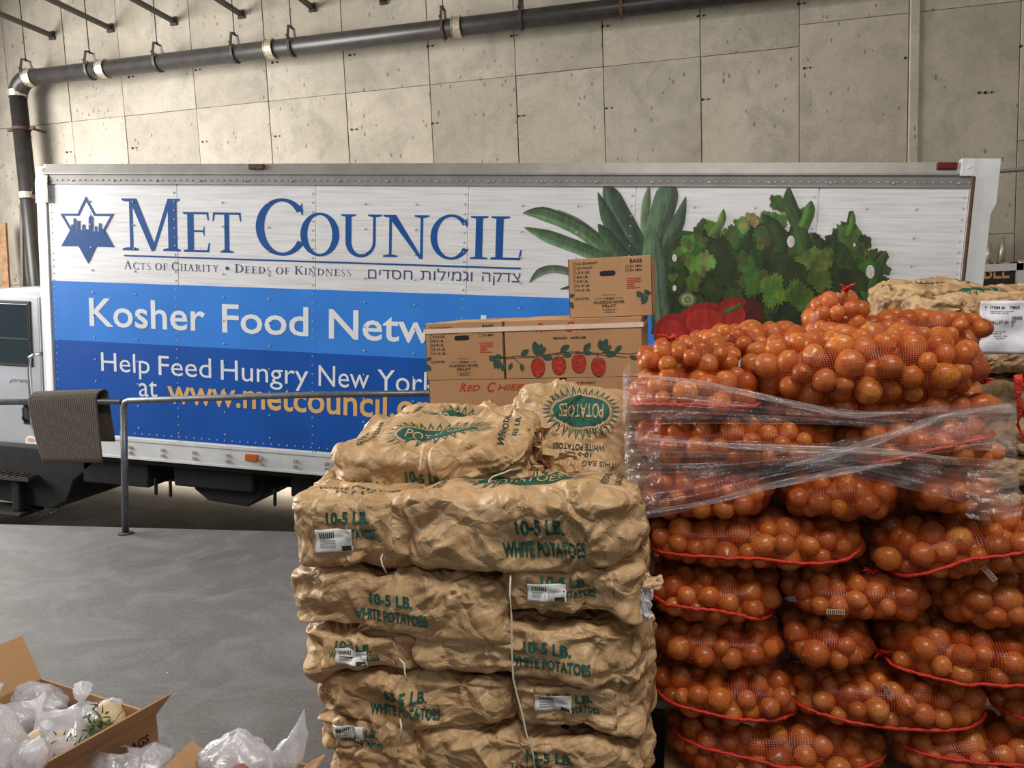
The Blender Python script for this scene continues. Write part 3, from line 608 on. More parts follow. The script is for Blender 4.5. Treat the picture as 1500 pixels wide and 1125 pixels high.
# ---- vegetable print
vz = lambda x, y: tl(740+x/2.5, 250+y/2.5)
vm = MB(); lay = [0]
def vp(poly, col, tipc=None):
    lay[0] += 1; y = -.004-.00003*lay[0]; pts = [vz(*p) for p in poly]; vm.add([(p[0], y, min(p[1], W_RAIL-.015)) for p in pts], [tuple(range(len(pts)))], (*lin(col), 1))
vr = random.Random(3)
def blade(pts, w, col, seg=14):
    """curved pointed leaf along pts with widths w, split into long tonal strips"""
    P = [Vector(p) for p in pts]; res = []
    for i in range(seg+1):
        t = i/seg*(len(P)-1); k = min(int(t), len(P)-2); f = t-k; p0 = P[max(k-1, 0)]; p1 = P[k]; p2 = P[k+1]; p3 = P[min(k+2, len(P)-1)]
        res.append(.5*((2*p1)+(p2-p0)*f+(2*p0-5*p1+4*p2-p3)*f*f+(3*p1-p0-3*p2+p3)*f**3))
    nst = 6
    for s in range(nst):
        a = -1+2*s/nst; b = -1+2*(s+1)/nst; A = []; B = []
        tone = (.72+.5*(s/(nst-1)))*vr.uniform(.88, 1.12)
        for i, p in enumerate(res):
            d = (res[min(i+1, seg)]-res[max(i-1, 0)]).normalized(); nn = Vector((-d.y, d.x)); tt = i/seg
            ww = w*min(1, 3.2*tt+.03)*(1 if tt < .99 else 1); A.append(p+nn*ww*a); B.append(p+nn*ww*b)
        vp([(q.x, q.y) for q in A]+[(q.x, q.y) for q in B[::-1]], tuple(max(0, min(255, c*tone)) for c in col))
# pineapple crown
vp([(545, 330), (640, 300), (640, 560), (545, 620)], (44, 58, 46))
blade([(190, 142), (270, 190), (350, 250), (420, 320)], 12, (120, 134, 118))
blade([(65, 155), (150, 160), (290, 225), (400, 330)], 26, (84, 112, 78))
blade([(70, 208), (170, 245), (290, 290), (400, 340)], 24, (82, 110, 80))
blade([(88, 410), (130, 370), (190, 360), (270, 380)], 14, (96, 110, 94)); blade([(200, 434), (260, 424), (300, 430)], 7, (66, 78, 60))
blade([(528, 50), (512, 170), (520, 320)], 16, (96, 118, 88))
blade([(365, 20), (400, 120), (470, 250), (520, 370)], 38, (66, 88, 70)); blade([(340, 80), (380, 180), (440, 280), (500, 350)], 26, (60, 82, 62))
blade([(340, 195), (390, 260), (450, 330)], 24, (56, 78, 56))
blade([(610, 0), (590, 100), (555, 230), (540, 400)], 44, (76, 100, 78)); blade([(662, 95), (640, 170), (600, 270), (570, 420), (560, 560)], 26, (70, 94, 74))
blade([(700, 232), (640, 240), (600, 300), (580, 420), (560, 600)], 26, (50, 68, 52)); blade([(545, 210), (560, 320), (570, 460), (580, 560)], 28, (84, 104, 84))
def lobed(cx, cy, r, ang, col, n=5, seed=0):
    r_ = random.Random(seed); pts = []; m = 44
    for i in range(m):
        t = 2*PI*i/m; rr = r*(.72+.28*abs(math.sin(n*t/2+.4)))*(1+.16*(r_.random()-.5))*(1.12 if i % 2 else .93)
        x, y = rr*math.cos(t)*1.15, rr*math.sin(t)*.8; pts.append((cx+x*math.cos(ang)-y*math.sin(ang), cy+x*math.sin(ang)+y*math.cos(ang)))
    vp(pts, col)
vp([(612, 440), (615, 400), (610, 340), (640, 290), (650, 250), (700, 230), (720, 190), (760, 200), (780, 245), (840, 230), (850, 180), (900, 190), (960, 165), (985, 230), (1060, 220), (1110, 240), (1180, 300), (1205, 320), (1215, 430), (1190, 640), (610, 640)], (32, 50, 26))
vp([(1183, 243), (1205, 225), (1235, 215), (1228, 185), (1250, 190), (1258, 150), (1272, 146), (1280, 190), (1320, 250), (1330, 300), (1345, 310), (1395, 293), (1400, 315), (1378, 400), (1376, 640), (1240, 640), (1250, 440), (1210, 440), (1200, 330)], (46, 68, 34))
for k in range(150):
    x, y = vr.uniform(625, 1370), vr.uniform(250, 600)
    if 1190 < x < 1215 or (x > 1215 and y < 320): continue
    g_ = vr.uniform(.7, 1.5); lobed(x, y, vr.uniform(18, 50), vr.uniform(0, 3), (36*g_, 50*g_, 20*g_), vr.choice((3, 4, 5)), k)
for k, (x, y) in enumerate([(612, 430), (614, 390), (612, 345), (636, 300), (652, 256), (676, 240), (706, 228), (724, 196), (744, 204), (776, 240), (812, 236), (842, 226), (850, 190), (880, 190), (910, 186), (950, 172), (984, 226), (1020, 226), (1062, 224), (1104, 244), (1140, 270), (1178, 300), (1200, 322), (1186, 246), (1210, 226), (1250, 200), (1290, 226), (1322, 262), (1345, 306), (1385, 312), (1388, 360)]):
    g_ = vr.uniform(1.0, 2.0); lobed(x, y, vr.uniform(14, 26), vr.uniform(0, 3), (42*g_, 56*g_, 20*g_), vr.choice((3, 4, 5)), k+300)
for x, y, r, c in [(700, 290, 60, 1), (760, 215, 34, 2), (668, 268, 34, 2), (860, 250, 55, 1), (780, 300, 60, 0), (900, 300, 70, 0), (960, 240, 55, 1), (1010, 300, 70, 0), (700, 350, 45, 2), (820, 370, 70, 0), (920, 410, 62, 1), (1050, 380, 70, 0), (1120, 320, 55, 2), (1150, 390, 55, 1), (870, 200, 30, 3), (905, 180, 28, 3), (1000, 180, 34, 2), (1000, 120, 34, 1), (1100, 160, 28, 1), (1160, 330, 40, 2), (1250, 240, 44, 2), (1290, 290, 40, 1), (1240, 330, 42, 0), (1330, 360, 40, 1), (1290, 410, 46, 0), (660, 470, 40, 0), (760, 440, 50, 0), (980, 440, 60, 2), (1080, 460, 60, 1), (1340, 470, 40, 1), (690, 410, 36, 1), (880, 340, 45, 1), (740, 330, 35, 3), (1060, 270, 45, 1)]:
    col = [(40, 56, 24), (64, 86, 34), (86, 108, 42), (118, 136, 70)][c]
    for q in range(3):
        k = 1-q*.27; jit = vr.uniform(-.25, .25)*r; lobed(x+jit*q, y+jit*.6*q, r*k, vr.uniform(0, 3), tuple(min(255, v*vr.uniform(.8, 1.25)) for v in col), vr.choice((4, 5, 6)), vr.randint(0, 999))
blade([(1038, 56), (1040, 120), (1070, 190), (1100, 290)], 26, (52, 80, 38)); blade([(800, 140), (790, 190), (760, 235)], 14, (92, 128, 58)); blade([(1272, 148), (1268, 200), (1250, 240)], 12, (84, 116, 50))
blade([(1395, 295), (1370, 340), (1345, 420), (1330, 520)], 18, (62, 88, 44)); blade([(1120, 110), (1110, 160), (1090, 210)], 20, (74, 108, 44)); blade([(940, 160), (1000, 230), (1010, 300)], 26, (44, 66, 30))
for p in [(1045, 260, 16), (1225, 360, 0), (1335, 370, 18), (1215, 470, 18), (620, 320, 10), (620, 430, 8), (1277, 272, 5), (752, 588, 0)]:
    if p[2]: vp([(p[0]+p[2]*math.cos(t)*.9, p[1]+p[2]*1.4*math.sin(t)) for t in [PI/5*i for i in range(10)]], (206, 204, 204))
for (cx, cy, rx, ry, col) in [(740, 560, 110, 78, (150, 30, 24)), (620, 590, 75, 68, (148, 30, 24)), (840, 545, 90, 80, (136, 24, 20)), (905, 530, 40, 60, (74, 24, 20)), (730, 555, 70, 50, (172, 42, 34)), (610, 585, 42, 40, (170, 44, 36)), (830, 530, 50, 42, (156, 36, 30))]:
    vp([(cx+rx*math.cos(t), cy+ry*math.sin(t)) for t in [PI/14*i for i in range(28)]], col)
blade([(860, 480), (850, 500), (800, 520)], 8, (70, 100, 50)); 
for rr, cc in ((30, (92, 104, 62)), (22, (140, 148, 104)), (12, (104, 112, 74)), (5, (168, 168, 130))): vp([(668+rr*1.1*math.cos(t), 472+rr*.9*math.sin(t)) for t in [PI/10*i for i in range(20)]], cc)
vm.build('vegetable_picture', 'veg_print', truck)

# ---- underbody
gw = (gz(-5.1)-float(O3[2]))/math.cos(SL)+ .0  # ground height below the truck origin (approx)
def gl(u): # local w of the ground under the truck at length u
    x = O3[0]+u*Uv[0]; return (gz(x+.25)-O3[2]-u*Uv[2])/Wv[2]
GW = gl(3)
mb = MB(); mb.box(-2.0, U1-.05, .75, .95, W_SK-.28, W_SK-.02); mb.box(-2.0, U1-.05, 1.5, 1.7, W_SK-.28, W_SK-.02)
mb.box(.1, U1-.05, .04, 2.4, W_SK-.06, W_SK-.0); mb.build('chassis_rail', 'underbody', truck)
mb = MB(); mb.box(.2, .9, .1, .8, W_SK-.3, W_SK-.04); mb.box(1.15, 1.95, .12, .7, W_SK-.26, W_SK-.03)
mb.prism([(1.3, W_SK-.3), (1.45, W_SK-.4), (1.85, W_SK-.42), (2.0, W_SK-.3), (2.0, W_SK-.1), (1.3, W_SK-.1)], .2, .9); mb.box(2.3, 3.6, .15, .8, W_SK-.27, W_SK-.04)
for u in (.95, 1.1, 2.15, 2.9, 3.0, 3.1): mb.box(u, u+.03, .1, .13, W_SK-.36-.02*(u % .7), W_SK-.2)
mb.prism([(3.3, W_SK-.2), (3.5, W_SK-.45), (3.8, W_SK-.42), (3.9, W_SK-.2)], .3, .8); mb.build('underbody_tank', 'underbody', truck, bevel=.02)
mb = MB(); mb.tube([(-.6, .5, W_SK-.35), (0.3, .6, W_SK-.38), (.8, .55, W_SK-.3), (4.5, .9, W_SK-.25)], .05, 10); mb.build('exhaust_pipe', 'underbody', truck, True)
def wheel(u, y, r=.42, w=.26):
    t = []; mb = MB(); mb.cyl((u, y, GW+r), (u, y+w, GW+r), r, 32); mb.build('tyre', 'rubber', truck, bevel=.03)
    mb = MB(); mb.cyl((u, y-.005, GW+r), (u, y+.02, GW+r), r*.58, 24); mb.cyl((u, y-.02, GW+r), (u, y+.02, GW+r), .09, 12); mb.build('wheel_hub', 'alu_white', truck)
wheel(5.6, .1); wheel(5.6, 2.05); wheel(-1.75, .12); wheel(-1.75, 2.05)
# ---- cab
CY = .22
ct = tl(20, 418)[1]; cb = tl(20, 672)[1]
prof = [(UL+.05, cb), (UL+.05, ct-.03), (-.35, ct), (-1.15, ct-.06), (-1.95, ct-.95), (-2.75, ct-1.2), (-2.9, ct-1.5), (-2.9, cb)]
mb = MB(); mb.prism([(p[0], p[1]) for p in prof[::-1]], CY, 2.2); mb.build('cab_body', 'silver', truck, bevel=.05)
def cr(x, y): return tl(x, y)
mb = MB(); mb.box(-1.3, cr(31, 450)[0], CY-.022, CY-.001, cb+.07, ct-.1); mb.build('cab_door', 'silver', truck, bevel=.02)
wy0, wy1 = cr(10, 540)[1], cr(10, 441)[1]; wx1 = cr(21, 480)[0]
mb = MB(); mb.box(-1.15, wx1, CY-.034, CY-.015, wy0, wy1); mb.build('window_seal', 'black', truck, bevel=.04)
mb = MB(); mb.box(-1.1, wx1-.03, CY-.040, CY-.03, wy0+.03, wy1-.03); mb.build('door_window', 'glass', truck, bevel=.004)
mb = MB(); mb.box(wx1-.5, wx1-.03, CY-.045, CY-.04, wy0+.26, wy0+.275); mb.build('window_divider', 'black', truck)
g0, g1 = cr(27, 528), cr(30, 632); mb = MB()
mb.tube([(g0[0]+.06, CY, g0[1]+.05), (g0[0]+.05, CY-.08, g0[1]+.05), (g0[0]+.0, CY-.09, g0[1]+.02), (g0[0]-.01, CY-.09, g0[1]-.1), (g0[0]-.01, CY-.09, g1[1]+.1), (g0[0]+.0, CY-.09, g1[1]+.02), (g0[0]+.06, CY-.08, g1[1]), (g0[0]+.1, CY, g1[1])], .017, 10); mb.build('grab_handle', 'chrome', truck, True)
mb = MB(); a = cr(8, 592); b = cr(23, 627); mb.box(a[0], b[0], CY-.03, CY-.018, b[1], a[1]); hd = mb.build('handle_recess', 'black', truck, bevel=.02)
mb = MB(); mb.tube([(a[0]+.03, CY-.03, a[1]-.03), (a[0]+.03, CY-.06, a[1]-.06), (a[0]+.03, CY-.06, b[1]+.06), (a[0]+.03, CY-.03, b[1]+.03)], .012, 8); mb.build('door_handle', 'black', hd, True)
mb = MB(); s = cr(21, 652); mb.add([(s[0]+.07*math.cos(t), CY-.0245, s[1]+.055*math.sin(t)) for t in [PI/12*i for i in range(24)]], [tuple(range(24))]); mb.build('round_sticker', 'white_print', truck)
mb = MB(); mb.add([(s[0]+.045*math.cos(t), CY-.0255, s[1]+.012+.02*math.sin(t)) for t in [PI/12*i for i in range(24)]], [tuple(range(24))]); mb.build('sticker_print', 'tag', truck)
mb = MB(); q = cr(0, 563); add_text(mb, 'press', lambda x, y: (x, CY-.026, y), q[0]-.1, q[0]+.17, q[1], .045, .01, .4); mb.build('chrome_script', 'chrome', truck)
# step and mud gear below the cab
s0 = cr(0, 690); s1 = cr(45, 705)
mb = MB(); mb.box(-1.4, s1[0], CY-.25, CY+.1, s1[1], s1[1]+.035)
for i in range(14): mb.box(s1[0]-.07*i-.04, s1[0]-.07*i-.02, CY-.24, CY+.08, s1[1]+.035, s1[1]+.045)
mb.build('step_plate', 'dark_steel', truck)
mb = MB(); mb.box(-1.4, s1[0]+.02, CY-.02, CY+.3, s1[1]+.03, cb+.02); mb.box(s1[0]-.25, s1[0]-.15, CY-.2, CY-.1, s1[1]-.32, s1[1]); mb.box(-1.4, s1[0]-.1, CY-.25, CY+.05, s1[1]-.36, s1[1]-.32)
mb.prism([(-.95, W_SK-.55), (-.15, W_SK-.6), (.02, W_SK-.5), (.1, W_SK-.3), (.35, W_SK-.1), (.3, W_SK), (-1.0, W_SK)], .1, 1.2); mb.build('battery_box', 'underbody', truck, bevel=.02)
ch = MB()
e0 = Vector((s1[0]-.1, CY-.1, s1[1]-.32)); e1 = Vector((s1[0]+.22, CY-.1, s1[1]-.24))
for i in range(11):
    t = (i+.5)/11; p = e0.lerp(e1, t)+Vector((0, 0, -.07*math.sin(PI*t))); ax = i % 2
    ring = [p+Vector((.022*math.cos(a), .012*math.sin(a)*(ax), .012*math.sin(a)*(1-ax)))for a in [PI/5*k for k in range(11)]]; ch.tube(ring, .0045, 5)
ch.build('safety_chain', 'dark_steel', truck, True)

# ------------------------------------------------------------------ railing and mat
RY = float(atZ(184, 782, 0)[1]); RX = float(atZ(184, 782, 0)[0])
rail = thing('guard_rail', 'grey steel pipe guard rail along the dock edge', 'railing', (RX, RY, 0))
def rz(px): return float(atY(px, {0: 586, 184: 587, 625: 575}[px], RY)[2])
mb = MB(); mb.tube([(float(atY(-300, 587, RY)[0])-RX, 0, rz(0)), (.07, 0, rz(184)-.005)], .024, 14); mb.build('top_rail', 'rail', rail, True)
x2 = float(atY(625, 575, RY)[0])-RX+.6
mb = MB(); mb.tube([(.088, 0, rz(184)-.1), (.094, 0, rz(184)-.04), (.11, 0, rz(184)-.012), (.145, 0, rz(184)), (x2*.5, 0, (rz(184)+rz(625))/2+.01), (x2, 0, rz(625)-.005)], .024, 14); mb.build('top_rail', 'rail', rail, True)
for x in (0, x2, float(atY(-300, 587, RY)[0])-RX):
    mb = MB(); mb.cyl((x, 0, 0), (x+.092, 0, 1.04), .026, 14); mb.build('post', 'rail', rail, True)
    mb = MB(); mb.cyl((x, 0, 0), (x, 0, .012), .06, 14); mb.build('base_flange', 'rust', rail)
def carpet_mat():
    c = [atY(44, 585, RY-.05), atY(142, 582, RY-.05), atY(151, 677, RY-.08), atY(66, 677, RY-.08)]; c = [np.array(p) for p in c]
    nu, nv = 220, 26; vs = []
    def pt(s, t, back=0):
        if back: b0, b1 = c[0]+[.03, .1, 0], c[1]+[.0, .1, 0]; d = [np.array([.05, .03, -.36]), np.array([.0, .03, -.38])]; p = (b0*(1-s)+b1*s)*(1)+(d[0]*(1-s)+d[1]*s)*t; return p
        a = c[0]*(1-s)+c[1]*s; b = c[3]*(1-s)+c[2]*s; p = a*(1-t)+b*t; p = p+np.array([-.02*math.sin(PI*t)*(1-s), 0, 0]); return p
    for i in range(nu):
        s = i/(nu-1)
        rows = [pt(s, 1-k/12) for k in range(13)]+[np.array([*(pt(s, 0)[:1]+.02*math.sin(a)), RY-.048*math.cos(a), float(c[0][2])*(1-s)+float(c[1][2])*s+.045*math.sin(a)]) for a in [PI*k/6 for k in range(1, 6)]]+[pt(s, k/7, 1) for k in range(8)]
        rib = .009*abs(math.sin(PI*i*.15)); vs += [(p[0], p[1]-(rib if k < 15 else -rib), p[2]) for k, p in enumerate(rows)]
    n = 26; me = MB(); me.add(vs, grid_faces(nu, n)); o = me.build('floor_mat', 'carpet', None, True)
    sm = o.modifiers.new('thick', 'SOLIDIFY'); sm.thickness = .014; return tag(o, 'brown-grey ribbed floor mat folded over the guard rail', 'mat')
carpet_mat()

# ------------------------------------------------------------------ things by the wall
t = thing('timber_stack', 'leaning planks and boards against the wall above the truck cab', 'timber', (float(atY(10, 400, WY-.4)[0]), WY-.4, gz(-9)))
for k, (dx, h, dy, w) in enumerate([(-.55, 3.3, .0, .12), (-.38, 3.45, .03, .1), (-.22, 3.2, -.04, .14), (-.05, 3.5, .02, .05), (.12, 3.05, 0, .2)]):
    mb = MB(); M = Matrix.Translation((dx, dy, 0)) @ Matrix.Rotation(.05*(k-2), 4, 'Y') @ Matrix.Rotation(-.06, 4, 'X'); mb.box(0, w, -.02, .02, 0, h+.3, M); mb.build('plank', 'wood' if k != 3 else 'strut', t, bevel=.004)
x0 = atY(1452, 412, 9.6); x1 = atY(1487, 412, 9.6); zt = float(atY(1470, 389, 9.6)[2]); zb = float(x0[2])-.3
t = thing('framed_sign', 'small black sign in white metal frame past the rear of the truck', 'sign', (float(x0[0]), 9.6, zb))
w = float(x1[0]-x0[0]); h = zt-zb
mb = MB(); mb.box(-.5, w, 0, .04, 0, h-.05); mb.build('sign_board', 'sign_black', t)
mb = MB(); mb.box(-.5, w+.07, -.03, .05, h-.06, h+.02); mb.box(w, w+.08, -.03, .05, -2.9, h+.02); mb.box(-.56, -.48, -.03, .05, -2.9, h+.02); mb.build('sign_frame', 'alu_white', t)
bb = atY(1453, 408, 9.6); mb = MB(); add_text(mb, 'TABLE', lambda a, b: (a, -.006, b), w-.56, w-.06, float(bb[2])-zb, .17, .015); mb.build('sign_lettering', 'sign_orange', t)
t = thing('wall_pipework', 'thin pipes and brackets on the wall behind the framed sign', 'pipe', (float(atY(1490, 390, WY-.1)[0]), WY-.1, float(atY(1490, 390, WY)[2])))
mb = MB(); mb.cyl((-.8, 0, 0), (.6, 0, 0), .05, 12); mb.cyl((-.8, 0, -.18), (.6, 0, -.18), .04, 12); mb.build('pipe_run', 'dark_steel', t, True)
mb = MB(); mb.cyl((-.32, 0, .0), (-.32, 0, .3), .03, 10); mb.cyl((-.18, 0, .0), (-.16, 0, .36), .04, 10, .02); mb.cyl((0, 0, .02), (.3, 0, .02), .06, 12); mb.build('pipe_cap', 'steel_band', t, True)

# ------------------------------------------------------------------ paper sacks
def unit(a): return a/np.maximum(np.linalg.norm(a, axis=-1, keepdims=True), 1e-9)
def crumple(p, seed, dims, amp):
    r = np.random.RandomState(seed); h = np.zeros(len(p)); half = np.array(dims)/2
    for n, sc_, a, sg in ((8, .15, .027, -1), (22, .08, .014, 1)):
        s = (r.rand(n, 3)*2-1)*half*1.05; v = p[:, None, :]-s[None]; d = 0
        ax = unit(r.randn(n, 3)); ay = unit(np.cross(ax, r.randn(n, 3))); az = np.cross(ax, ay)
        for A_, w_ in ((ax, .45), (ay, .75), (az, .85)): d = d+w_*np.abs(np.einsum('ijk,jk->ij', v, A_))
        h += sg*a*np.minimum(d.min(1)/sc_, 1.3)
    for k in range(42):                                  # straight sharp-edged folds of different length
        c = (r.rand(3)*2-1)*half*1.02; j = r.randint(3); c[j] = np.sign(c[j])*half[j]; n1 = np.zeros(3); n1[j] = 1
        u = unit(np.cross(n1, r.randn(3))); w = np.cross(n1, u); v = p-c; wd = .012+.034*r.rand()**1.5; ln = .035+.08*r.rand()
        x = v@u; y = v@w; z = v@n1; t = np.clip(1-np.abs(x-.25*np.abs(y)*(r.rand()-.5))/(wd*(1-.45*np.clip(y/ln, -1, 1))), 0, 1)
        h += (.006+.017*r.rand())*r.choice([1, 1, -1])*t*np.clip(1.25-(np.abs(y)/ln), 0, 1)*np.exp(-(z/.05)**2)
    for k in range(6):                                   # star creases around pinch points
        c = (r.rand(3)*2-1)*half; c[1] = -half[1] if k % 2 else c[1]; c[2] = half[2] if k % 3 == 0 else c[2]
        v = p-c; u = unit(r.randn(3)); w = unit(np.cross(u, r.randn(3))); th = np.arctan2(v@u, v@w); dd = np.linalg.norm(v, axis=1)
        t = np.abs(((th*(3+k % 3)/(2*PI)*2+r.rand()) % 1)-.5)*2; h += .012*(t-.5)*np.exp(-((dd-.05)/.06)**2)
    for k in range(4):                                   # long soft folds
        d = unit(r.randn(3)*[1, .6, 1]); f = p@d/(.06+.08*r.rand())+r.rand(); t = np.abs((f % 1)-.5)*2
        c = (r.rand(3)*2-1)*half; h += .008*(t-.5)*np.exp(-(np.linalg.norm(p-c, axis=1)/.13)**2)
    e = np.abs(p[:, 0])/half[0]                          # gathers running in from both ends
    th = np.arctan2(p[:, 2]*2.2, p[:, 1]); t = np.abs(((th*6/(2*PI)+r.rand()+.25*np.sin(p[:, 0]*20)) % 1)-.5)*2
    h += .006*(t-.5)*np.clip((e-.62)/.3, 0, 1)
    return h*amp
NX, NY, NZ = 100, 58, 30
_FACE = {'front': (NX, NZ, lambda s, t: (s, -1+0*s, t)), 'back': (NX, NZ, lambda s, t: (-s, 1+0*s, t)), 'top': (NX, NY, lambda s, t: (s, t, 1+0*s)),
         'bottom': (NX, NY, lambda s, t: (s, -t, -1+0*s)), 'right': (NY, NZ, lambda s, t: (1+0*s, s, t)), 'left': (NY, NZ, lambda s, t: (-1+0*s, -s, t))}
def sack_shape(c, dims, seed, amp, nn, sag):
    half = np.array(dims)/2; r = np.random.RandomState(seed+500)
    q = c/((np.abs(c)**nn).sum(-1, keepdims=True)**(1/nn)); p = q*half
    # one corner pulled out, soft swelling between ends
    bul = 1-.16*np.abs(c[:, 0])**3; p[:, 2] *= bul; p[:, 1] *= 1-.05*np.abs(c[:, 0])**4
    for k in range(4):
        cc = np.array([r.choice([-1, 1]), r.choice([-1, 1]), r.choice([-1, 1])]); g = np.exp(-((c-cc)**2).sum(1)/.12); p += g[:, None]*cc*np.array([.034, .016, .016])*r.rand()
    p[:, 2] += sag*half[2]*(np.sin(c[:, 0]*2.2+r.rand()*6)*.5)
    nrm = unit(np.sign(q)*np.abs(q)**(nn-1)/half)
    h = crumple(p, seed, dims, amp); h -= h.mean()
    return p+nrm*h[:, None], nrm
def make_sack(dims, seed, amp=1.0, nn=7.5, sag=.12, parent=None, lod=1):
    faces = []; allc = []; idx = {}
    for k, (nu, nv, fn) in _FACE.items():
        nu //= lod; nv //= lod
        s, t = np.meshgrid(np.linspace(-1, 1, nu+1), np.linspace(-1, 1, nv+1), indexing='ij'); c = np.stack(fn(s, t), -1).reshape(-1, 3); idx[k] = (sum(len(a) for a in allc), nu+1, nv+1); allc.append(c)
    c = np.concatenate(allc); u, inv = np.unique(np.round(c, 5), axis=0, return_inverse=True); inv = inv.reshape(-1)
    P, Nn = sack_shape(u, dims, seed, amp, nn, sag)
    quads = []
    for k, (o0, a, b) in idx.items():
        g = (np.arange(a*b)+o0).reshape(a, b); q = np.stack([g[:-1, :-1], g[1:, :-1], g[1:, 1:], g[:-1, 1:]], -1).reshape(-1, 4); quads.append(inv[q])
    quads = np.concatenate(quads)
    me = bpy.data.meshes.new('paper_sack'); me.vertices.add(len(P)); me.vertices.foreach_set('co', P.reshape(-1)); me.loops.add(len(quads)*4); me.loops.foreach_set('vertex_index', quads.reshape(-1))
    me.polygons.add(len(quads)); me.polygons.foreach_set('loop_start', np.arange(len(quads))*4); me.polygons.foreach_set('use_smooth', [True]*len(quads)); me.update(); me.validate()
    sampler = {}
    for k, (o0, a, b) in idx.items(): ii = inv[o0:o0+a*b].reshape(a, b); sampler[k] = (P[ii], Nn[ii])
    return me, sampler
def sample(sampler, face, st_, off):
    P, Nn = sampler[face]; a, b = P.shape[:2]; s = np.clip((st_[:, 0]+1)/2*(a-1), 0, a-1.001); t = np.clip((st_[:, 1]+1)/2*(b-1), 0, b-1.001)
    i = s.astype(int); j = t.astype(int); fs = (s-i)[:, None]; ft = (t-j)[:, None]
    f = lambda A: A[i, j]*(1-fs)*(1-ft)+A[i+1, j]*fs*(1-ft)+A[i+1, j+1]*fs*ft+A[i, j+1]*(1-fs)*ft
    p = f(P)
    # true surface normal of the crumpled cell
    du = P[np.minimum(i+1, a-1), j]-P[i, j]; dv = P[i, np.minimum(j+1, b-1)]-P[i, j]; n = unit(np.cross(du, dv)); m = f(Nn); sg = np.sign((n*m).sum(1, keepdims=True)); n = n*np.where(sg == 0, 1, sg)
    return p+unit(n+m)*off
_pc = {}
def print_mesh(key, face, polys_fn):
    """flat artwork in face coordinates cut along the face's grid lines, cached"""
    if key not in _pc:
        mb = MB(); polys_fn(mb); me = mb.mesh('art'); bm = bmesh.new(); bm.from_mesh(me); bpy.data.meshes.remove(me)
        bmesh.ops.remove_doubles(bm, verts=bm.verts, dist=1e-5)
        nu, nv, _ = _FACE[face]; xs = [v.co.x for v in bm.verts]; ys = [v.co.y for v in bm.verts]
        for n_, ax, lo, hi in ((nu, 0, min(xs), max(xs)), (nv, 1, min(ys), max(ys))):
            for i in range(1, n_):
                v = -1+2*i/n_
                if lo < v < hi:
                    co = (v, 0, 0) if ax == 0 else (0, v, 0); no = (1, 0, 0) if ax == 0 else (0, 1, 0)
                    bmesh.ops.bisect_plane(bm, geom=bm.verts[:]+bm.edges[:]+bm.faces[:], plane_co=co, plane_no=no, dist=1e-6)
        bm.verts.index_update(); _pc[key] = (np.array([v.co[:2] for v in bm.verts]), [tuple(v.index for v in f.verts) for f in bm.faces]); bm.free()
    return _pc[key]
def put_print(key, face, fn, sampler, mat, name, parent, off=.0016):
    v, f = print_mesh(key, face, fn); p = sample(sampler, face, v, off)
    me = bpy.data.meshes.new(name); me.from_pydata(p.tolist(), [], f); return link(name, me, mat, parent)
L0, D0, H0 = .62, .37, .165
def art_side(mb): add_text(mb, '10-5 LB.', lambda x, y: (x/(L0/2), y/(H0/2), 0), -.07, .055, .008, .028, .034)
def art_sideb(mb): add_text(mb, 'WHITE POTATOES', lambda x, y: (x/(L0/2), y/(H0/2), 0), -.12, .095, -.037, .028, .034)
def art_side2(mb): add_text(mb, '10-5 LB.', lambda x, y: (x/(L0/2), y/(H0/2), 0), .0, .125, .006, .028, .034)
def art_side2b(mb): add_text(mb, 'WHITE POTATOES', lambda x, y: (x/(L0/2), y/(H0/2), 0), -.04, .175, -.039, .028, .034)
def art_end(mb): add_text(mb, '10-5 LB.', lambda x, y: (x/(D0/2), y/(H0/2), 0), -.075, .05, .021, .026, .034)
def art_endb(mb): add_text(mb, 'WHITE POTATOES', lambda x, y: (x/(D0/2), y/(H0/2), 0), -.095, .068, -.014, .022, .03)
def oval(a, b, n=48): return [(a*math.cos(2*PI*i/n), b*math.sin(2*PI*i/n)) for i in range(n)]
def art_logo(mb):
    hx, hy = L0/2, D0/2; n = 48
    def ring(a0, b0, a1, b1):
        A, B = oval(a0, b0), oval(a1, b1); mb.add([(x/hx, y/hy, 0) for x, y in A+B], [(i, (i+1) % n, n+(i+1) % n, n+i) for i in range(n)])
    ring(.135, .062, .0001, .0001)
    for i in range(34):
        t = 2*PI*i/34; k = 1.0; c, s = math.cos(t), math.sin(t); d = .085
        def q(a, rr): return ((.145+rr)*math.cos(a)/hx, (.071+rr)*math.sin(a)/hy, 0)
        w = .075
        mb.add([q(t-w, 0), q(t-w*.55, 0), q(t, .024), q(t, .042)], [(0, 1, 2, 3)]); mb.add([q(t+w*.55, 0), q(t+w, 0), q(t, .042), q(t, .024)], [(0, 1, 2, 3)])
def art_logo_words(mb):
    hx, hy = L0/2, D0/2; fn = lambda x, y: (x/hx, y/hy, 0); add_text(mb, 'POTATOES', fn, -.105, .105, -.026, .052, .01)
_hx, _hy = L0/2, D0/2
BLACK = [lambda mb: add_text(mb, 'WHITE POTATOES', lambda x, y: ((.225-y)/_hx, x/_hy, 0), -.12, .12, -.01, .02, .02), lambda mb: add_text(mb, '10-5 LB.', lambda x, y: ((.265-y)/_hx, x/_hy, 0), -.06, .06, -.01, .02, .02),
         lambda mb: add_text(mb, 'WHITE POTATOES', lambda x, y: ((-.225+y)/_hx, -x/_hy, 0), -.12, .12, -.01, .02, .02), lambda mb: add_text(mb, '10-5 LB.', lambda x, y: ((-.265+y)/_hx, -x/_hy, 0), -.06, .06, -.01, .02, .02)]
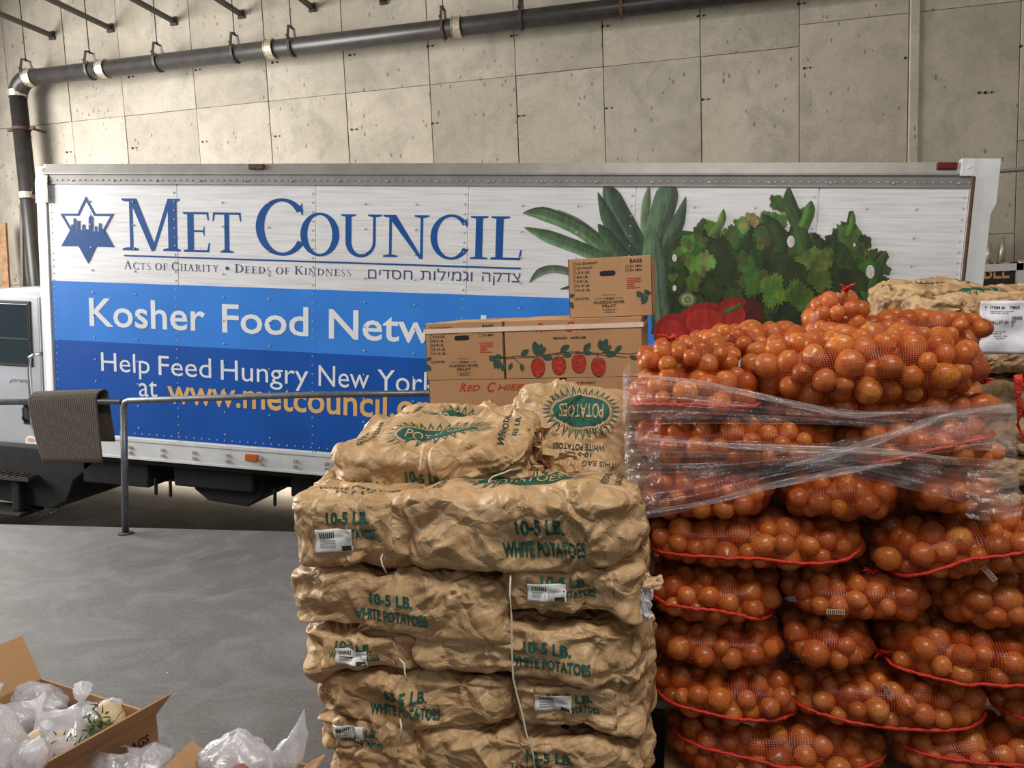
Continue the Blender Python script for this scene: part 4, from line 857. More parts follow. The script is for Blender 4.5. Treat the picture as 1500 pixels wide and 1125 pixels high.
CONT = [lambda mb: add_text(mb, 'WHITE POTATOES', lambda x, y: (x/_hx, y/_hy, 0), -.12, .12, .065, .02, .025), lambda mb: add_text(mb, '10-5 LB.', lambda x, y: (x/_hx, y/_hy, 0), -.06, .06, .094, .018, .025)]
def shifted(fn, dy):
    def g(mb):
        k = len(mb.v); fn(mb); mb.v[k:] = [(v[0], v[1]+dy/(D0/2), v[2]) for v in mb.v[k:]]
    return g
def sheet_patch(sampler, face, x0, x1, y0, y1, off, th, mat, name, parent, tab=0, jit=0):
    hx, hz = (D0/2, H0/2) if face in ('left', 'right') else (L0/2, H0/2)
    nu = 22; nv = 12; xs = np.linspace(x0, x1, nu); vs = []
    for x in xs:
        lo = y0-(math.sqrt(max(0, tab*tab-(x-(x0+x1)/2)**2)) if tab else 0)
        for y in np.linspace(lo, y1, nv): vs.append((x/hx, y/hz))
    p = sample(sampler, face, np.array(vs), off); mb = MB(); mb.add(p, grid_faces(nu, nv)); o = mb.build(name, mat, parent, True)
    sd = o.modifiers.new('thick', 'SOLIDIFY'); sd.thickness = th; sd.offset = 1; return o
def sticker(sampler, face, cx, cy, root, w=.105, h=.054):
    s = sheet_patch(sampler, face, cx-w/2, cx+w/2, cy-h/2, cy+h/2, .0075, .0008, 'sticker', 'barcode_sticker', root)
    hx, hz = (D0/2, H0/2) if face in ('left', 'right') else (L0/2, H0/2); mb = MB(); rr = random.Random(5)
    x = cx-w*.38
    while x < cx-.0: ww = rr.choice((.0012, .002, .003)); mb.add([(x/hx, (cy+.006)/hz, 0), ((x+ww)/hx, (cy+.006)/hz, 0), ((x+ww)/hx, (cy+.02)/hz, 0), (x/hx, (cy+.02)/hz, 0)], [(0, 1, 2, 3)]); x += ww+.0025
    for k in range(3): mb.add([((cx-w*.38)/hx, (cy-.002-.006*k)/hz, 0), ((cx+w*.05)/hx, (cy-.002-.006*k)/hz, 0), ((cx+w*.05)/hx, (cy-.0005-.006*k)/hz, 0), ((cx-w*.38)/hx, (cy-.0005-.006*k)/hz, 0)], [(0, 1, 2, 3)])
    mb.add([((cx+w*.2)/hx, (cy-.024)/hz, 0), ((cx+w*.46)/hx, (cy-.024)/hz, 0), ((cx+w*.46)/hx, (cy-.012)/hz, 0), ((cx+w*.2)/hx, (cy-.012)/hz, 0)], [(0, 1, 2, 3)])
    v = np.array([q[:2] for q in mb.v]); p = sample(sampler, face, v, .0095); me = bpy.data.meshes.new('sticker_print'); me.from_pydata(p.tolist(), [], mb.f); link('sticker_print', me, 'box_ink', s)
def sack(label, px=None, Y=2.1, orient='side', seed=0, label_side=1, logo=1, stick=None, amp=1.0, loc=None, dims=None, rot=(0, 0, 0), group='potato sacks on the front pallet', top_extra=0, art=1, lod=1, yaw=0, name='potato_sack', lift=0):
    if px:
        x0, y0, x1, y1 = px; a = atY(x0, (y0+y1)/2, Y); b = atY(x1, (y0+y1)/2, Y); t = atY((x0+x1)/2, y0, Y); u = atY((x0+x1)/2, y1, Y)
        w = b[0]-a[0]; h = t[2]-u[2]; cx = (a[0]+b[0])/2; cz = (t[2]+u[2])/2
        if orient == 'side': dims = (w, D0, h); loc = (cx, Y+D0/2, cz)
        else: dims = (L0, w, h); loc = (cx, Y+L0/2, cz)
    r = list(rot); r[2] += (-PI/2 if orient == 'end' else 0)+yaw
    root = thing(name, label, 'sack', loc, tuple(r), group)
    me, smp = make_sack(dims, seed, amp, parent=root, lod=lod); link('paper_sack', me, 'kraft', root)
    if orient == 'side' and art:
        put_print('side%d' % art, 'front', art_side if art == 1 else art_side2, smp, 'green_ink', 'weight_lettering', root, .003); put_print('sideb%d' % art, 'front', art_sideb if art == 1 else art_side2b, smp, 'green_ink', 'printed_lettering', root, .003)
    if orient == 'end':
        sheet_patch(smp, 'right', -.115, .115, -.047, .078, .003, .0014, 'kraft', 'end_flap', root)
        sheet_patch(smp, 'right', -.03+.0, .03, -.047, -.040, .0032, .0014, 'kraft', 'flap_tab', root, tab=.03)
        if art: put_print('end', 'right', art_end, smp, 'green_ink', 'weight_lettering', root, .0062); put_print('endb', 'right', art_endb, smp, 'green_ink', 'printed_lettering', root, .0062)
        if stick: sticker(smp, 'right', stick[0], stick[1], root)
    if logo:
        sh = -.062 if top_extra else 0; put_print('logo%d' % top_extra, 'top', shifted(art_logo, sh), smp, 'green_ink', 'sunburst_logo', root, .0022); put_print('logow%d' % top_extra, 'top', shifted(art_logo_words, sh), smp, 'kraft', 'logo_lettering', root, .0038)
        [put_print('logob%d_%d' % (top_extra, k_), 'top', f_, smp, 'dark_ink', 'printed_lettering', root, .0022) for k_, f_ in enumerate(CONT if top_extra else BLACK)]
        if top_extra:
            put_print('tbc', 'top', lambda mb: add_text(mb, 'THIS BAG CONTAINS', lambda x, y: (x/(L0/2), y/(D0/2), 0), -.17, .17, .125, .019), smp, 'box_ink', 'printed_lettering', root)
    return root, smp
GP = 'potato sacks on the front pallet'
sack('potato sack topmost at the left front corner of the stack, barcode sticker on its end', (412, 722, 598, 843), 2.10, 'end', 11, stick=(-.055, -.018), yaw=.10)
sack('long potato sack at the top right front, slanting WHITE POTATOES on its side', (590, 722, 936, 848), 2.08, 'side', 12, art=2, rot=(0, -.045, 0))
sack('long potato sack second from the top at the left, lettering on its bulging side', (420, 846, 746, 934), 2.10, 'side', 13, logo=0)
sack('potato sack end with barcode sticker under the long slanting sack at the right', (728, 824, 944, 916), 2.10, 'end', 14, logo=0, stick=(-.06, .0))
sack('potato sack end with barcode sticker, third from the top at the left', (440, 922, 612, 994), 2.11, 'end', 15, logo=0, stick=(-.02, -.005))
sack('long potato sack third from the top at the right with twine hanging across it', (600, 918, 945, 1002), 2.10, 'side', 16, logo=0, art=2)
sack('long potato sack fourth from the top at the left', (453, 992, 752, 1070), 2.11, 'side', 17, logo=0)
sack('potato sack end with high barcode sticker, fourth from the top at the right', (740, 994, 947, 1082), 2.11, 'end', 18, logo=0, stick=(-.06, .014))
sack('potato sack end with sticker at upper left, lowest in view at the left', (456, 1052, 618, 1122), 2.12, 'end', 19, logo=0, stick=(-.055, .03))
sack('long potato sack lowest in view at the right, lettering cut by the photo edge', (604, 1082, 948, 1156), 2.11, 'side', 20, logo=0, art=2)
# sacks behind the front ones, down to the pallet
def filler(label, x0, x1, y0, y1, z0, z1, seed, n_=[0]):
    root = thing('potato_sack', label, 'sack', ((x0+x1)/2, (y0+y1)/2, (z0+z1)/2), (0, 0, 0), GP)
    long_x = (x1-x0) > (y1-y0)
    if not long_x: root.rotation_euler[2] = -PI/2
    me, _ = make_sack((max(x1-x0, y1-y0), min(x1-x0, y1-y0), z1-z0), seed, .7, lod=2); link('paper_sack', me, 'kraft', root)
xa, xm, xb = -1.17, -.55, -.10
# sacks behind the two top front ones carry the heap above
filler('plain potato sack behind the topmost left front sack, under the heap', -1.16, -.58, 2.74, 3.08, .98, 1.17, 31)
filler('plain potato sack behind the long slanting sack, under the heap', -.56, -.11, 2.50, 2.82, .96, 1.15, 32)
filler('plain potato sack at the back right of the pallet, hidden under the heap', -.70, -.12, 2.83, 3.12, .96, 1.15, 33)
zz = .955; lv = ['second', 'third', 'fourth', 'fifth']
for k, z0 in enumerate((.775, .625, .47, .33)):
    filler('plain potato sack at the back left of the pallet, %s layer down' % lv[k], -1.16, -.62, 2.50 if k % 2 == 0 else 2.74, 2.86 if k % 2 == 0 else 3.08, z0, zz-.004, 40+k)
    filler('plain potato sack at the back right of the pallet, %s layer down' % lv[k], -.6, -.1, 2.74 if k % 2 == 0 else 2.5, 3.08 if k % 2 == 0 else 2.86, z0, zz-.004, 50+k)
    zz = z0
for k, (z0, z1) in enumerate(((.245, .36), (.142, .245))):
    filler('potato sack %s, left front, below the photo' % ('second from the pallet' if k == 0 else 'on the pallet boards'), -1.12, -.56, 2.12, 2.48, z0, z1, 60+k)
    filler('potato sack %s, right front, below the photo' % ('second from the pallet' if k == 0 else 'on the pallet boards'), -.54, -.11, 2.12, 2.74, z0-.0, z1, 64+k)
    filler('potato sack %s, back half, below the photo' % ('second from the pallet' if k == 0 else 'on the pallet boards'), -1.12, -.56, 2.5, 3.06, z0, z1+.02, 68+k)
# heap on top
sack('potato sack lying crumpled on the left of the heap, 10-5 LB. upright on its front', (482, 642, 768, 728), 2.27, 'side', 21, amp=1.3, rot=(.26, -.02, .05), group='potato sacks heaped on top', art=1)
sack('potato sack at the back of the heap, just below the RED CHIEF box', loc=(-.82, 2.86, 1.215), dims=(.60, .38, .15), seed=22, amp=1.2, rot=(.30, .03, -.1), group='potato sacks heaped on top', art=0)
sack('potato sack propped up at the right of the heap, logo and lettering upside down', loc=(-.37, 2.78, 1.33), dims=(.52, .40, .19), seed=27, amp=1.1, rot=(.88, -.10, PI+.0), group='potato sacks heaped on top', top_extra=1, art=0) if False else None
r3, s3 = sack('potato sack propped up at the right of the heap, logo and lettering upside down', loc=(-.335, 2.68, 1.235), dims=(.46, .40, .17), seed=27, amp=1.0, rot=(0, 0, 0), group='potato sacks heaped on top', top_extra=1, art=0)
r3.rotation_euler = (Matrix.Rotation(.85, 3, 'X') @ Matrix.Rotation(.10, 3, 'Y') @ Matrix.Rotation(PI, 3, 'Z')).to_euler()
# twine closures
def twine(label, pts, r=.0028):
    o = MB().tube(pts, r, 6).build('twine', 'string', None, True); return tag(o, label, 'twine', 'twine ends hanging off the potato sacks')
def fpx(px, py, y): p = atY(px, py, y); return (float(p[0]), float(p[1]), float(p[2]))
twine('white twine hanging in front of the right-hand potato sacks', [fpx(748, 842, 2.10), fpx(747, 870, 2.075), fpx(749, 900, 2.07), fpx(750, 960, 2.068), fpx(752, 995, 2.07), fpx(758, 1020, 2.08), fpx(765, 1045, 2.078), fpx(771, 1075, 2.075), fpx(780, 1100, 2.08), fpx(784, 1128, 2.08)])
twine('short twine end under the topmost left potato sack', [fpx(566, 800, 2.16), fpx(558, 818, 2.085), fpx(560, 828, 2.08), fpx(566, 839, 2.09)])
twine('short twine end beside the third potato sack at the left', [fpx(585, 965, 2.10), fpx(592, 972, 2.085), fpx(593, 985, 2.08), fpx(596, 998, 2.08)])
twine('thin twine end beside the lowest sticker at the left', [fpx(586, 1053, 2.1), fpx(588, 1065, 2.085), fpx(587, 1085, 2.085)])
twine('white twine loop hooked over the torn sack mouth in the heap', [fpx(762, 682, 2.33), fpx(740, 692, 2.28), fpx(722, 698, 2.26), fpx(716, 704, 2.25), fpx(717, 712, 2.24), fpx(710, 722, 2.22)])
# torn sack mouth between the heaped sacks
def scrap(name, mat, label, cat, c, rx, ry, rz, seed, n=26, k=.5, alone=True):
    r = np.random.RandomState(seed); s, t = np.meshgrid(np.linspace(-1, 1, n), np.linspace(-1, 1, n), indexing='ij'); v = np.stack([s*rx, t*ry*.4, t*rz], -1).reshape(-1, 3)
    for j in range(9): d = unit(r.randn(3)); f = np.abs(((v@d)/(max(rx, rz)*(.35+.5*r.rand()))+r.rand()) % 1-.5); v = v+unit(r.randn(3))*(f[:, None]-.25)*k*min(rx, rz)
    mb = MB(); mb.add(v+np.array(c), grid_faces(n, n)); o = mb.build(name, mat, None, False); sd = o.modifiers.new('t', 'SOLIDIFY'); sd.thickness = .0015
    return tag(o, label, cat) if label else o
c0 = fpx(762, 668, 2.42); scrap('torn_paper', 'kraft', 'torn dark paper mouth between the heaped potato sacks', 'paper', c0, .085, .06, .085, 4, 30, .9)
c0 = fpx(808, 690, 2.42); scrap('crushed_paper', 'kraft', 'crushed brown paper flap below the propped up potato sack', 'paper', c0, .10, .06, .05, 9, 30, .8)
c0 = fpx(956, 852, 2.16); scrap('paper_shred', 'kraft', 'small brown paper shred sticking out beside the right potato sack end', 'paper', c0, .028, .02, .018, 6, 16, .6)
c0 = fpx(937, 884, 2.15); scrap('plastic_wad', 'poly', 'crumpled bluish clear plastic wad between potato sacks and onions', 'plastic', c0, .035, .03, .045, 7, 26, .9)
# pallets
def pallet(label, x0, x1, y0, y1):
    t = thing('wooden_pallet', label, 'pallet', ((x0+x1)/2, (y0+y1)/2, 0)); w = x1-x0; d = y1-y0
    for i in range(3): MB().box(-w/2, w/2, -d/2+i*(d-.1)/2, -d/2+i*(d-.1)/2+.1, .022, .118).build('stringer', 'wood', t)
    for i in range(7): x = -w/2+i*(w-.1)/6; MB().box(x, x+.1, -d/2, d/2, .118, .14).build('plank', 'wood', t, bevel=.003)
    for i in range(3): x = -w/2+i*(w-.1)/2; MB().box(x, x+.1, -d/2, d/2, 0, .022).build('plank', 'wood', t, bevel=.003)
pallet('wooden pallet under the potato sacks', -1.17, -.12, 2.1, 3.12)

# ------------------------------------------------------------------ apple cartons
def sprig(mb, pts, w, y, fn):
    for a, b in zip(pts[:-1], pts[1:]):
        d = Vector(b)-Vector(a); n_ = Vector((-d.y, d.x)).normalized()*w; mb.add([fn(a[0]+n_.x, a[1]+n_.y), fn(b[0]+n_.x, b[1]+n_.y), fn(b[0]-n_.x, b[1]-n_.y), fn(a[0]-n_.x, a[1]-n_.y)], [(0, 1, 2, 3)])
def leaf2(mb, x, y, l, a, fn, w=.3):
    P = []
    for i in range(7): t = i/6; P.append((l*t, l*w*math.sin(PI*t)**.8))
    for i in range(5, 0, -1): t = i/6; P.append((l*t, -l*w*.8*math.sin(PI*t)**.8))
    k = .0001+.00002*int((x*7919+y*1543+l*977) % 29); mb.add([tuple(Vector(fn(x+p[0]*math.cos(a)-p[1]*math.sin(a), y+p[0]*math.sin(a)+p[1]*math.cos(a)))+fn.n*k) for p in P], [tuple(range(len(P)))])
CW, CL, CH = .35, .585, .248
def end_art(t, fn):
    """fn maps metres from the lower left corner of the end face"""
    mb = MB()
    for k, s in enumerate(['U.S. EX-FANCY', 'U.S. FANCY', '12-3 LB.', '8-5 LB.', '6-8 LB.', '3-10 LB.', '4-10 LB.', None, '8-TOTES']):
        if s is None: continue
        y = CH-.026-.0185*k; x = .022; b = .0115; l = .0014
        for q in ((x, x+b, y, y+l), (x, x+b, y+b-l, y+b), (x, x+l, y, y+b), (x+b-l, x+b, y, y+b)): mb.add([fn(q[0], q[2]), fn(q[1], q[2]), fn(q[1], q[3]), fn(q[0], q[3])], [(0, 1, 2, 3)])
        add_text(mb, s, fn, x+.015, x+.015+.0068*len(s), y+.001, .0095, .02)
    add_text(mb, 'BAGS', fn, .26, .31, CH-.026, .014, .03)
    for k, s in enumerate(['2\u00bd MIN', '2\u00be MIN']):
        y = CH-.046-.0165*k; x = .242; b = .0115; l = .0014
        for q in ((x, x+b, y, y+l), (x, x+b, y+b-l, y+b), (x, x+l, y, y+b), (x+b-l, x+b, y, y+b)): mb.add([fn(q[0], q[2]), fn(q[1], q[2]), fn(q[1], q[3]), fn(q[0], q[3])], [(0, 1, 2, 3)])
        add_text(mb, s, fn, x+.016, x+.066, y+.001, .0095, .02)
    mb.build('size_check_list', 'box_ink', t)
    mb = MB(); add_text(mb, 'HUDSON RIVER', fn, .105, .235, .056, .011, .02); add_text(mb, 'FRUIT', fn, .14, .20, .040, .011, .02)
    add_text(mb, 'DISTRIBUTED BY', fn, .142, .198, .090, .004); add_text(mb, '1963', fn, .150, .190, .073, .008, .03)
    for q in ((.112, .145, .0765, .078), (.195, .228, .0765, .078), (.14, .20, .030, .0315), (.15, .19, .024, .0255), (.145, .195, .018, .0195)): mb.add([fn(q[0], q[2]), fn(q[1], q[2]), fn(q[1], q[3]), fn(q[0], q[3])], [(0, 1, 2, 3)])
    mb.build('packer_lettering', 'box_ink', t)
    mb = MB(); rr = random.Random(2)
    for k in range(6): y = CH-.092-.008*k; w = rr.uniform(.03, .06) if k else .062; mb.add([fn(.245, y), fn(.245+w, y), fn(.245+w, y+.003), fn(.245, y+.003)], [(0, 1, 2, 3)])
    mb.build('red_small_print', 'box_red', t)
    for x, y, l, a in ((.345, .088, .035, 2.6), (.335, .082, .04, 3.6), (.33, .084, .045, 4.1), (.318, .09, .035, 3.3), (.31, .088, .03, 2.7), (.0, .09, .028, .3), (.0, .07, .035, -1.0)): mb = MB(); mb.f0 = x; leaf2(mb, x, y, l, a, fn); mb.build('leaf_print', 'leaf_ink', t)
    mb = MB(); sprig(mb, [(.35, .095), (.33, .088), (.30, .09)], .0012, 0, fn); mb.build('twig_print', 'leaf_ink', t)
def hand_hole(t, P, nrm):
    """dark slot with rounded ends; P(x, y) maps face metres, nrm points outwards"""
    pts = []; cx, cy, w, h = CW*.475, CH*.735, .066, .021
    for i in range(24): a = 2*PI*i/24; pts.append((cx+(w/2-h/2)*(1 if math.cos(a) > 0 else -1)+h/2*math.cos(a), cy+h/2*math.sin(a)))
    mb = MB(); n = 24; o = [Vector(P(*q)) for q in pts]; nn = Vector(nrm)
    mb.add([q+nn*.0012 for q in o]+[q-nn*.02 for q in o], [(i, (i+1) % n, n+(i+1) % n, n+i) for i in range(n)]+[tuple(range(n))]); mb.build('hand_hole', 'black', t)
def long_art(t, fn, title_only=False, W=CL):
    mb = MB(); add_text(mb, 'RED CHIEF'.title().replace('ed', 'ED').replace('hief', 'HIEF')[:1], fn, W*.24, W*.29, CH-.050, .036, .02, .35)
    add_text(mb, 'ED', fn, W*.295, W*.40, CH-.047, .024, .02, .3); add_text(mb, 'C', fn, W*.455, W*.52, CH-.052, .040, .02, .35); add_text(mb, 'HIEF', fn, W*.53, W*.73, CH-.047, .024, .02, .3)
    mb.build('brand_lettering', 'box_red', t)
    if title_only: return
    mb = MB(); add_text(mb, 'BRAND', fn, W*.365, W*.465, CH-.084, .009, .03); add_text(mb, 'APPLES', fn, W*.485, W*.60, CH-.084, .009, .03); mb.build('small_lettering', 'box_ink', t)
    ap = MB(); ol = MB(); lf = MB()
    br = [(-.03, .102), (.0, .092), (.06, .098), (.13, .094), (.22, .106), (.30, .11), (.40, .101), (.47, .102), (.53, .094), (.585, .102)]
    sprig(ol, br, .0014, 0, fn); sprig(ol, [(.0, .086), (.07, .091), (.14, .088), (.22, .100), (.31, .104), (.41, .094), (.48, .086), (.52, .080)], .0012, 0, fn); sprig(ol, [(.03, .094), (.05, .08), (.07, .06)], .001, 0, fn)
    for cx, cy in ((.143, .050), (.233, .058), (.318, .064), (.400, .048)):
        P = []
        for i in range(26):
            a = 2*PI*i/26; r_ = .034*(1-.10*math.cos(2*a)-.09*math.sin(a)*abs(math.sin(a))+(-.2*math.exp(-((a-PI/2)/.4)**2))); P.append((cx+r_*math.cos(a)*.93, cy+r_*1.08*math.sin(a)))
        fo = lambda x, y: tuple(Vector(fn(x, y))+Vector(fn.n)*(-.0003))
        ol.add([fo(cx+(p[0]-cx)*1.07, cy+(p[1]-cy)*1.07) for p in P], [tuple(range(26))]); ap = MB(); ap.add([tuple(Vector(fn(*p))+Vector(fn.n)*.0003) for p in P], [tuple(range(26))]); ap.build('apple_print', 'apple_red', t)
        sprig(ol, [(cx, cy+.026), (cx-.004, cy+.05)], .0014, 0, fn)
    for x, y, l, a in ((.15, .1, .05, 1.3), (.15, .1, .045, .8), (.15, .1, .04, 2.3), (.16, .092, .05, -.2), (.145, .102, .06, 1.8), (.24, .11, .05, .6), (.25, .098, .04, -.1), (.34, .106, .05, .9), (.34, .1, .035, .1), (.42, .11, .055, 1.2), (.42, .11, .05, 1.8), (.42, .105, .045, .6), (.43, .09, .05, .2), (.47, .104, .04, .7), (.07, .098, .045, .6), (.03, .07, .035, -2.0), (.07, .065, .035, -1.4), (.0, .07, .04, -2.0), (-.03, .09, .03, 2.8), (-.02, .08, .04, -1.9), (.53, .085, .035, -.4), (.56, .1, .035, .4)):
        lf = MB(); leaf2(lf, x, y, l, a, fn); lf.build('leaf_print', 'leaf_ink', t)
    ol.build('branch_print', 'box_ink', t); pass
class Fn:
    def __init__(s, o, ex, ez, n): s.o, s.ex, s.ez, s.n = Vector(o), Vector(ex), Vector(ez), Vector(n)
    def __call__(s, x, y): return tuple(s.o+s.ex*x+s.ez*y+s.n*.0012)
def carton(label, x0, y0, z0, long_x, art, group='apple cartons stacked behind the potatoes', yaw=0):
    w, d = (CL, CW) if long_x else (CW, CL); t = thing('apple_carton', label, 'box', (x0, y0, z0), (0, 0, yaw), group)
    g = .0012
    for nm, b in (('front_panel', (0, w, 0, .005, 0, CH)), ('back_panel', (0, w, d-.005, d, 0, CH)), ('side_panel', (0, .005, 0, d, 0, CH)), ('side_panel', (w-.005, w, 0, d, 0, CH)), ('bottom_panel', (0.005, w-.005, .005, d-.005, 0, .004))):
        MB().box(*b).build(nm, 'cardboard', t, bevel=.0015)
    if long_x:
        MB().box(.002, w-.002, .002, d/2-g, CH-.005, CH).build('top_flap', 'cardboard', t, bevel=.001); MB().box(.002, w-.002, d/2+g, d-.002, CH-.005, CH+.001).build('top_flap', 'cardboard', t, bevel=.001)
    else:
        MB().box(.002, w/2-g, .002, d-.002, CH-.005, CH).build('top_flap', 'cardboard', t, bevel=.001); MB().box(w/2+g, w-.002, .002, d-.002, CH-.005, CH+.001).build('top_flap', 'cardboard', t, bevel=.001)
        MB().add([(w*.44, -.0008, CH-.055), (w*.62, -.0008, CH-.055), (w*.62, -.0008, CH+.0015), (w*.44, -.0008, CH+.0015), (w*.62, d, CH+.0022), (w*.44, d, CH+.0022)], [(0, 1, 2, 3), (3, 2, 4, 5)]).build('packing_tape', 'cardboard', t)
    f = Fn((0, 0, 0), (1, 0, 0), (0, 0, 1), (0, -1, 0))
    if art == 'end': end_art(t, f); hand_hole(t, lambda x, y: (x, 0, y), (0, -1, 0))
    if art == 'long': long_art(t, f)
    if art == 'title': long_art(t, f, True)
    return t
BY = 3.2; zt0 = 1.405; e = .004
xl0 = -1.068
carton('apple carton end with hand hole and check boxes, left of the four-apple carton', xl0, BY, zt0, False, 'end')
carton('apple carton long side with four red apples on a branch', xl0+CW+e, BY, zt0, True, 'long')
carton('single apple carton on top of the four-apple carton', -.437, BY+.06, zt0+CH+.002, False, 'end')
carton('apple carton with RED CHIEF title just above the heaped potato sacks', xl0+.005, BY, zt0-CH-.002, True, 'title')
carton('apple carton end with check boxes half hidden by the propped up potato sack', xl0+CL+.03, BY, zt0-CH-.002, False, 'end')
for k in range(2): carton('plain hidden-side apple carton in the back row behind the %s carton' % ('four-apple' if k else 'hand hole'), xl0+(CW+e)*0+k*(CL+.01)*1.0, BY+CL+.02, zt0, True, None) if False else None
carton('apple carton behind the four-apple carton, only its top seen', xl0+CW+e, BY+CW+.01, zt0, True, None)
z = zt0-2*CH-.004; k = 0; wn = ['third', 'fourth', 'fifth', 'lowest']
while z > .12:
    carton('apple carton long side in the %s row down, behind the potato sacks' % wn[k], xl0, BY, z, k % 2 == 1, None); carton('apple carton at the right in the %s row down, behind the potato sacks' % wn[k], xl0+(CL if k % 2 else CW)+.02, BY, z, k % 2 == 0, None); z -= CH+.002; k += 1
zb = z+CH+.002
carton('apple carton behind the RED CHIEF one, supporting the top row', xl0+CL+.03+0, BY+CL+.02, zt0-CH-.002, False, None) if False else None
t = thing('pallet_stack', 'stack of wooden pallet boards under the apple cartons', 'pallet', (-.58, 3.6, 0))
for i in range(6): MB().box(-.55, .5, -.42+i*.16, -.30+i*.16, zb-.024, zb-.001).build('plank', 'wood', t)
for i in range(3): MB().box(-.55+i*.475, -.45+i*.475, -.42, .5, 0, zb-.025).build('stringer', 'wood', t)
sx = xl0-.003; sw = CW+CL+e+.006; mb = MB(); z0, z1 = zt0+CH-.043, zt0+CH-.023
mb.box(0, sw, -.0035, -.0022, z0, z1); mb.box(sw, sw+.0012, -.0035, CL+.01, z0, z1); mb.box(-.0012, 0, -.0035, CL+.01, z0, z1); mb.box(0, sw, CL+.012, CL+.014, z0, z1)
o = mb.build('strapping_band', 'straps', None); o.location = (sx, BY, 0); tag(o, 'white plastic strapping band around the upper row of apple cartons', 'strap')

# ------------------------------------------------------------------ onions in net bags
def onion_mesh(seed, nu=14, nv=9):
    r = random.Random(seed); vs = []; q = r.uniform(.86, 1.02)
    for j in range(nv+1):
        t = j/nv; z = -math.cos(PI*t)*q; rad = math.sin(PI*t)**.86
        if j == nv: z += .16
        if j == nv-1: z += .03; rad *= .8
        for i in range(nu): a = 2*PI*i/nu; k = 1+.035*math.sin(3*a+seed)+.03*math.sin(2*a+t*5); vs.append((rad*k*math.cos(a), rad*k*math.sin(a), z))
    mb = MB(); mb.add(vs, [(j*nu+i, j*nu+(i+1) % nu, (j+1)*nu+(i+1) % nu, (j+1)*nu+i) for j in range(nv) for i in range(nu)]); me = mb.mesh('onion', True); me.materials.append(MAT['onion']); return me
ONI = [onion_mesh(k) for k in range(5)]
_ov = np.array([v.co[:] for v in onion_mesh(9, 9, 6).vertices]); _of = [tuple(p.vertices) for p in onion_mesh(9, 9, 6).polygons]
def super_pt(c, half, n): q = c/((np.abs(c)**n).sum(-1, keepdims=True)**(1/n)); return q*half, unit(np.sign(q)*np.abs(q)**(n-1)/half)
def _cn(P, half): return unit(P/half**2)
def onion_bag(label, px=None, Y=2.35, seed=0, D=.42, rot=(0, 0, 0), loc=None, dims=None, top=0, seam=None, tags=(), tuft=None, detail=True, group='net bags of onions stacked on the pallet', nn=3.2, ro=.034):
    r = np.random.RandomState(seed)
    if px:
        x0, y0, x1, y1 = px; a = atY(x0, (y0+y1)/2, Y); b = atY(x1, (y0+y1)/2, Y); t = atY((x0+x1)/2, y0, Y); u = atY((x0+x1)/2, y1, Y)
        dims = (b[0]-a[0], D, t[2]-u[2]); loc = ((a[0]+b[0])/2, Y+D/2, (t[2]+u[2])/2)
    half = np.array(dims)/2; root = thing('onion_bag', label, 'onion bag', loc, rot, group)
    def shell(inset, minc, keep, ntry):
        hf = half-inset; hf = np.maximum(hf, .012); C_ = []; R_ = []
        cand = r.randn(ntry, 3); cand /= np.abs(cand).max(1, keepdims=True); cand[:, 0] *= 1
        wts = np.array([hf[1]*hf[2], hf[0]*hf[2], hf[0]*hf[1]]); j = r.choice(3, ntry, p=wts/wts.sum()); cc = r.rand(ntry, 3)*2-1; cc[np.arange(ntry), j] = r.choice([-1, 1], ntry)
        P, _ = super_pt(cc, hf, nn); ok = keep(P); P = P[ok]; out = np.zeros((0, 3)); rr = np.zeros(0)
        for p in P:
            s = ro*(.74+.44*r.rand())
            if len(out) == 0 or (np.linalg.norm(out-p, axis=1) > (rr+s)*minc).all(): out = np.vstack([out, p]); rr = np.append(rr, s)
        return out, rr
    kf = (lambda P: (P[:, 1] < half[1]*(.15 if not top else 1.2)) & ((P[:, 2] > -half[2]*.95)))
    if top: kf = lambda P: (P[:, 2] > -half[2]*.6) & (P[:, 1] < half[1]*.9) | (P[:, 1] < 0)
    oc, orr = shell(ro*1.0, .86, kf, 3400)
    oc = oc-_cn(oc, half)*(r.rand(len(oc), 1)*.012)
    if detail:
        for c, s in zip(oc, orr):
            o = bpy.data.objects.new('onion', ONI[r.randint(5)]); C.objects.link(o); o.parent = root; o.location = c; o.scale = (s, s, s*r.uniform(.92, 1.15)); o.rotation_euler = (r.uniform(-2.2, 2.2), r.uniform(-2, 2), r.uniform(0, 6))
    ic, irr = (shell(ro*2.6, .8, lambda P: P[:, 1] < half[1]*.4, 700) if detail else (oc, orr))
    if len(ic):
        V = []; Fc = []
        for k, (c, s) in enumerate(zip(ic, irr)): V.append(_ov*s*(1.12 if detail else 1)+c); Fc += [tuple(i+k*len(_ov) for i in f) for f in _of]
        me = bpy.data.meshes.new('inner_onions'); me.from_pydata(np.concatenate(V).tolist(), [], Fc); me.polygons.foreach_set('use_smooth', [True]*len(Fc)); o = link('inner_onions', me, 'onion', root); tag(o, kind='stuff')
    # the net drapes over the onions
    nu, nv = (84, 44) if detail else (30, 18); ph = np.linspace(-PI/2+.04, PI/2-.04, nu); th = np.linspace(0, 2*PI, nv, endpoint=False); A, B = np.meshgrid(ph, th, indexing='ij')
    cc = np.stack([np.sin(A)*1.0, np.cos(A)*np.cos(B), np.cos(A)*np.sin(B)], -1).reshape(-1, 3); cc /= np.abs(cc).max(1, keepdims=True)
    P, Nn = super_pt(cc, half, nn); h = np.full(len(P), -.022)
    if len(oc):
        v = oc[None]-P[:, None]; al = np.einsum('ijk,ik->ij', v, Nn); lat = (v**2).sum(-1)-al**2; g = np.where(lat < orr[None]**2, al+np.sqrt(np.maximum(orr[None]**2-lat, 0)), -.022); h = np.maximum(g.max(1), -.022)
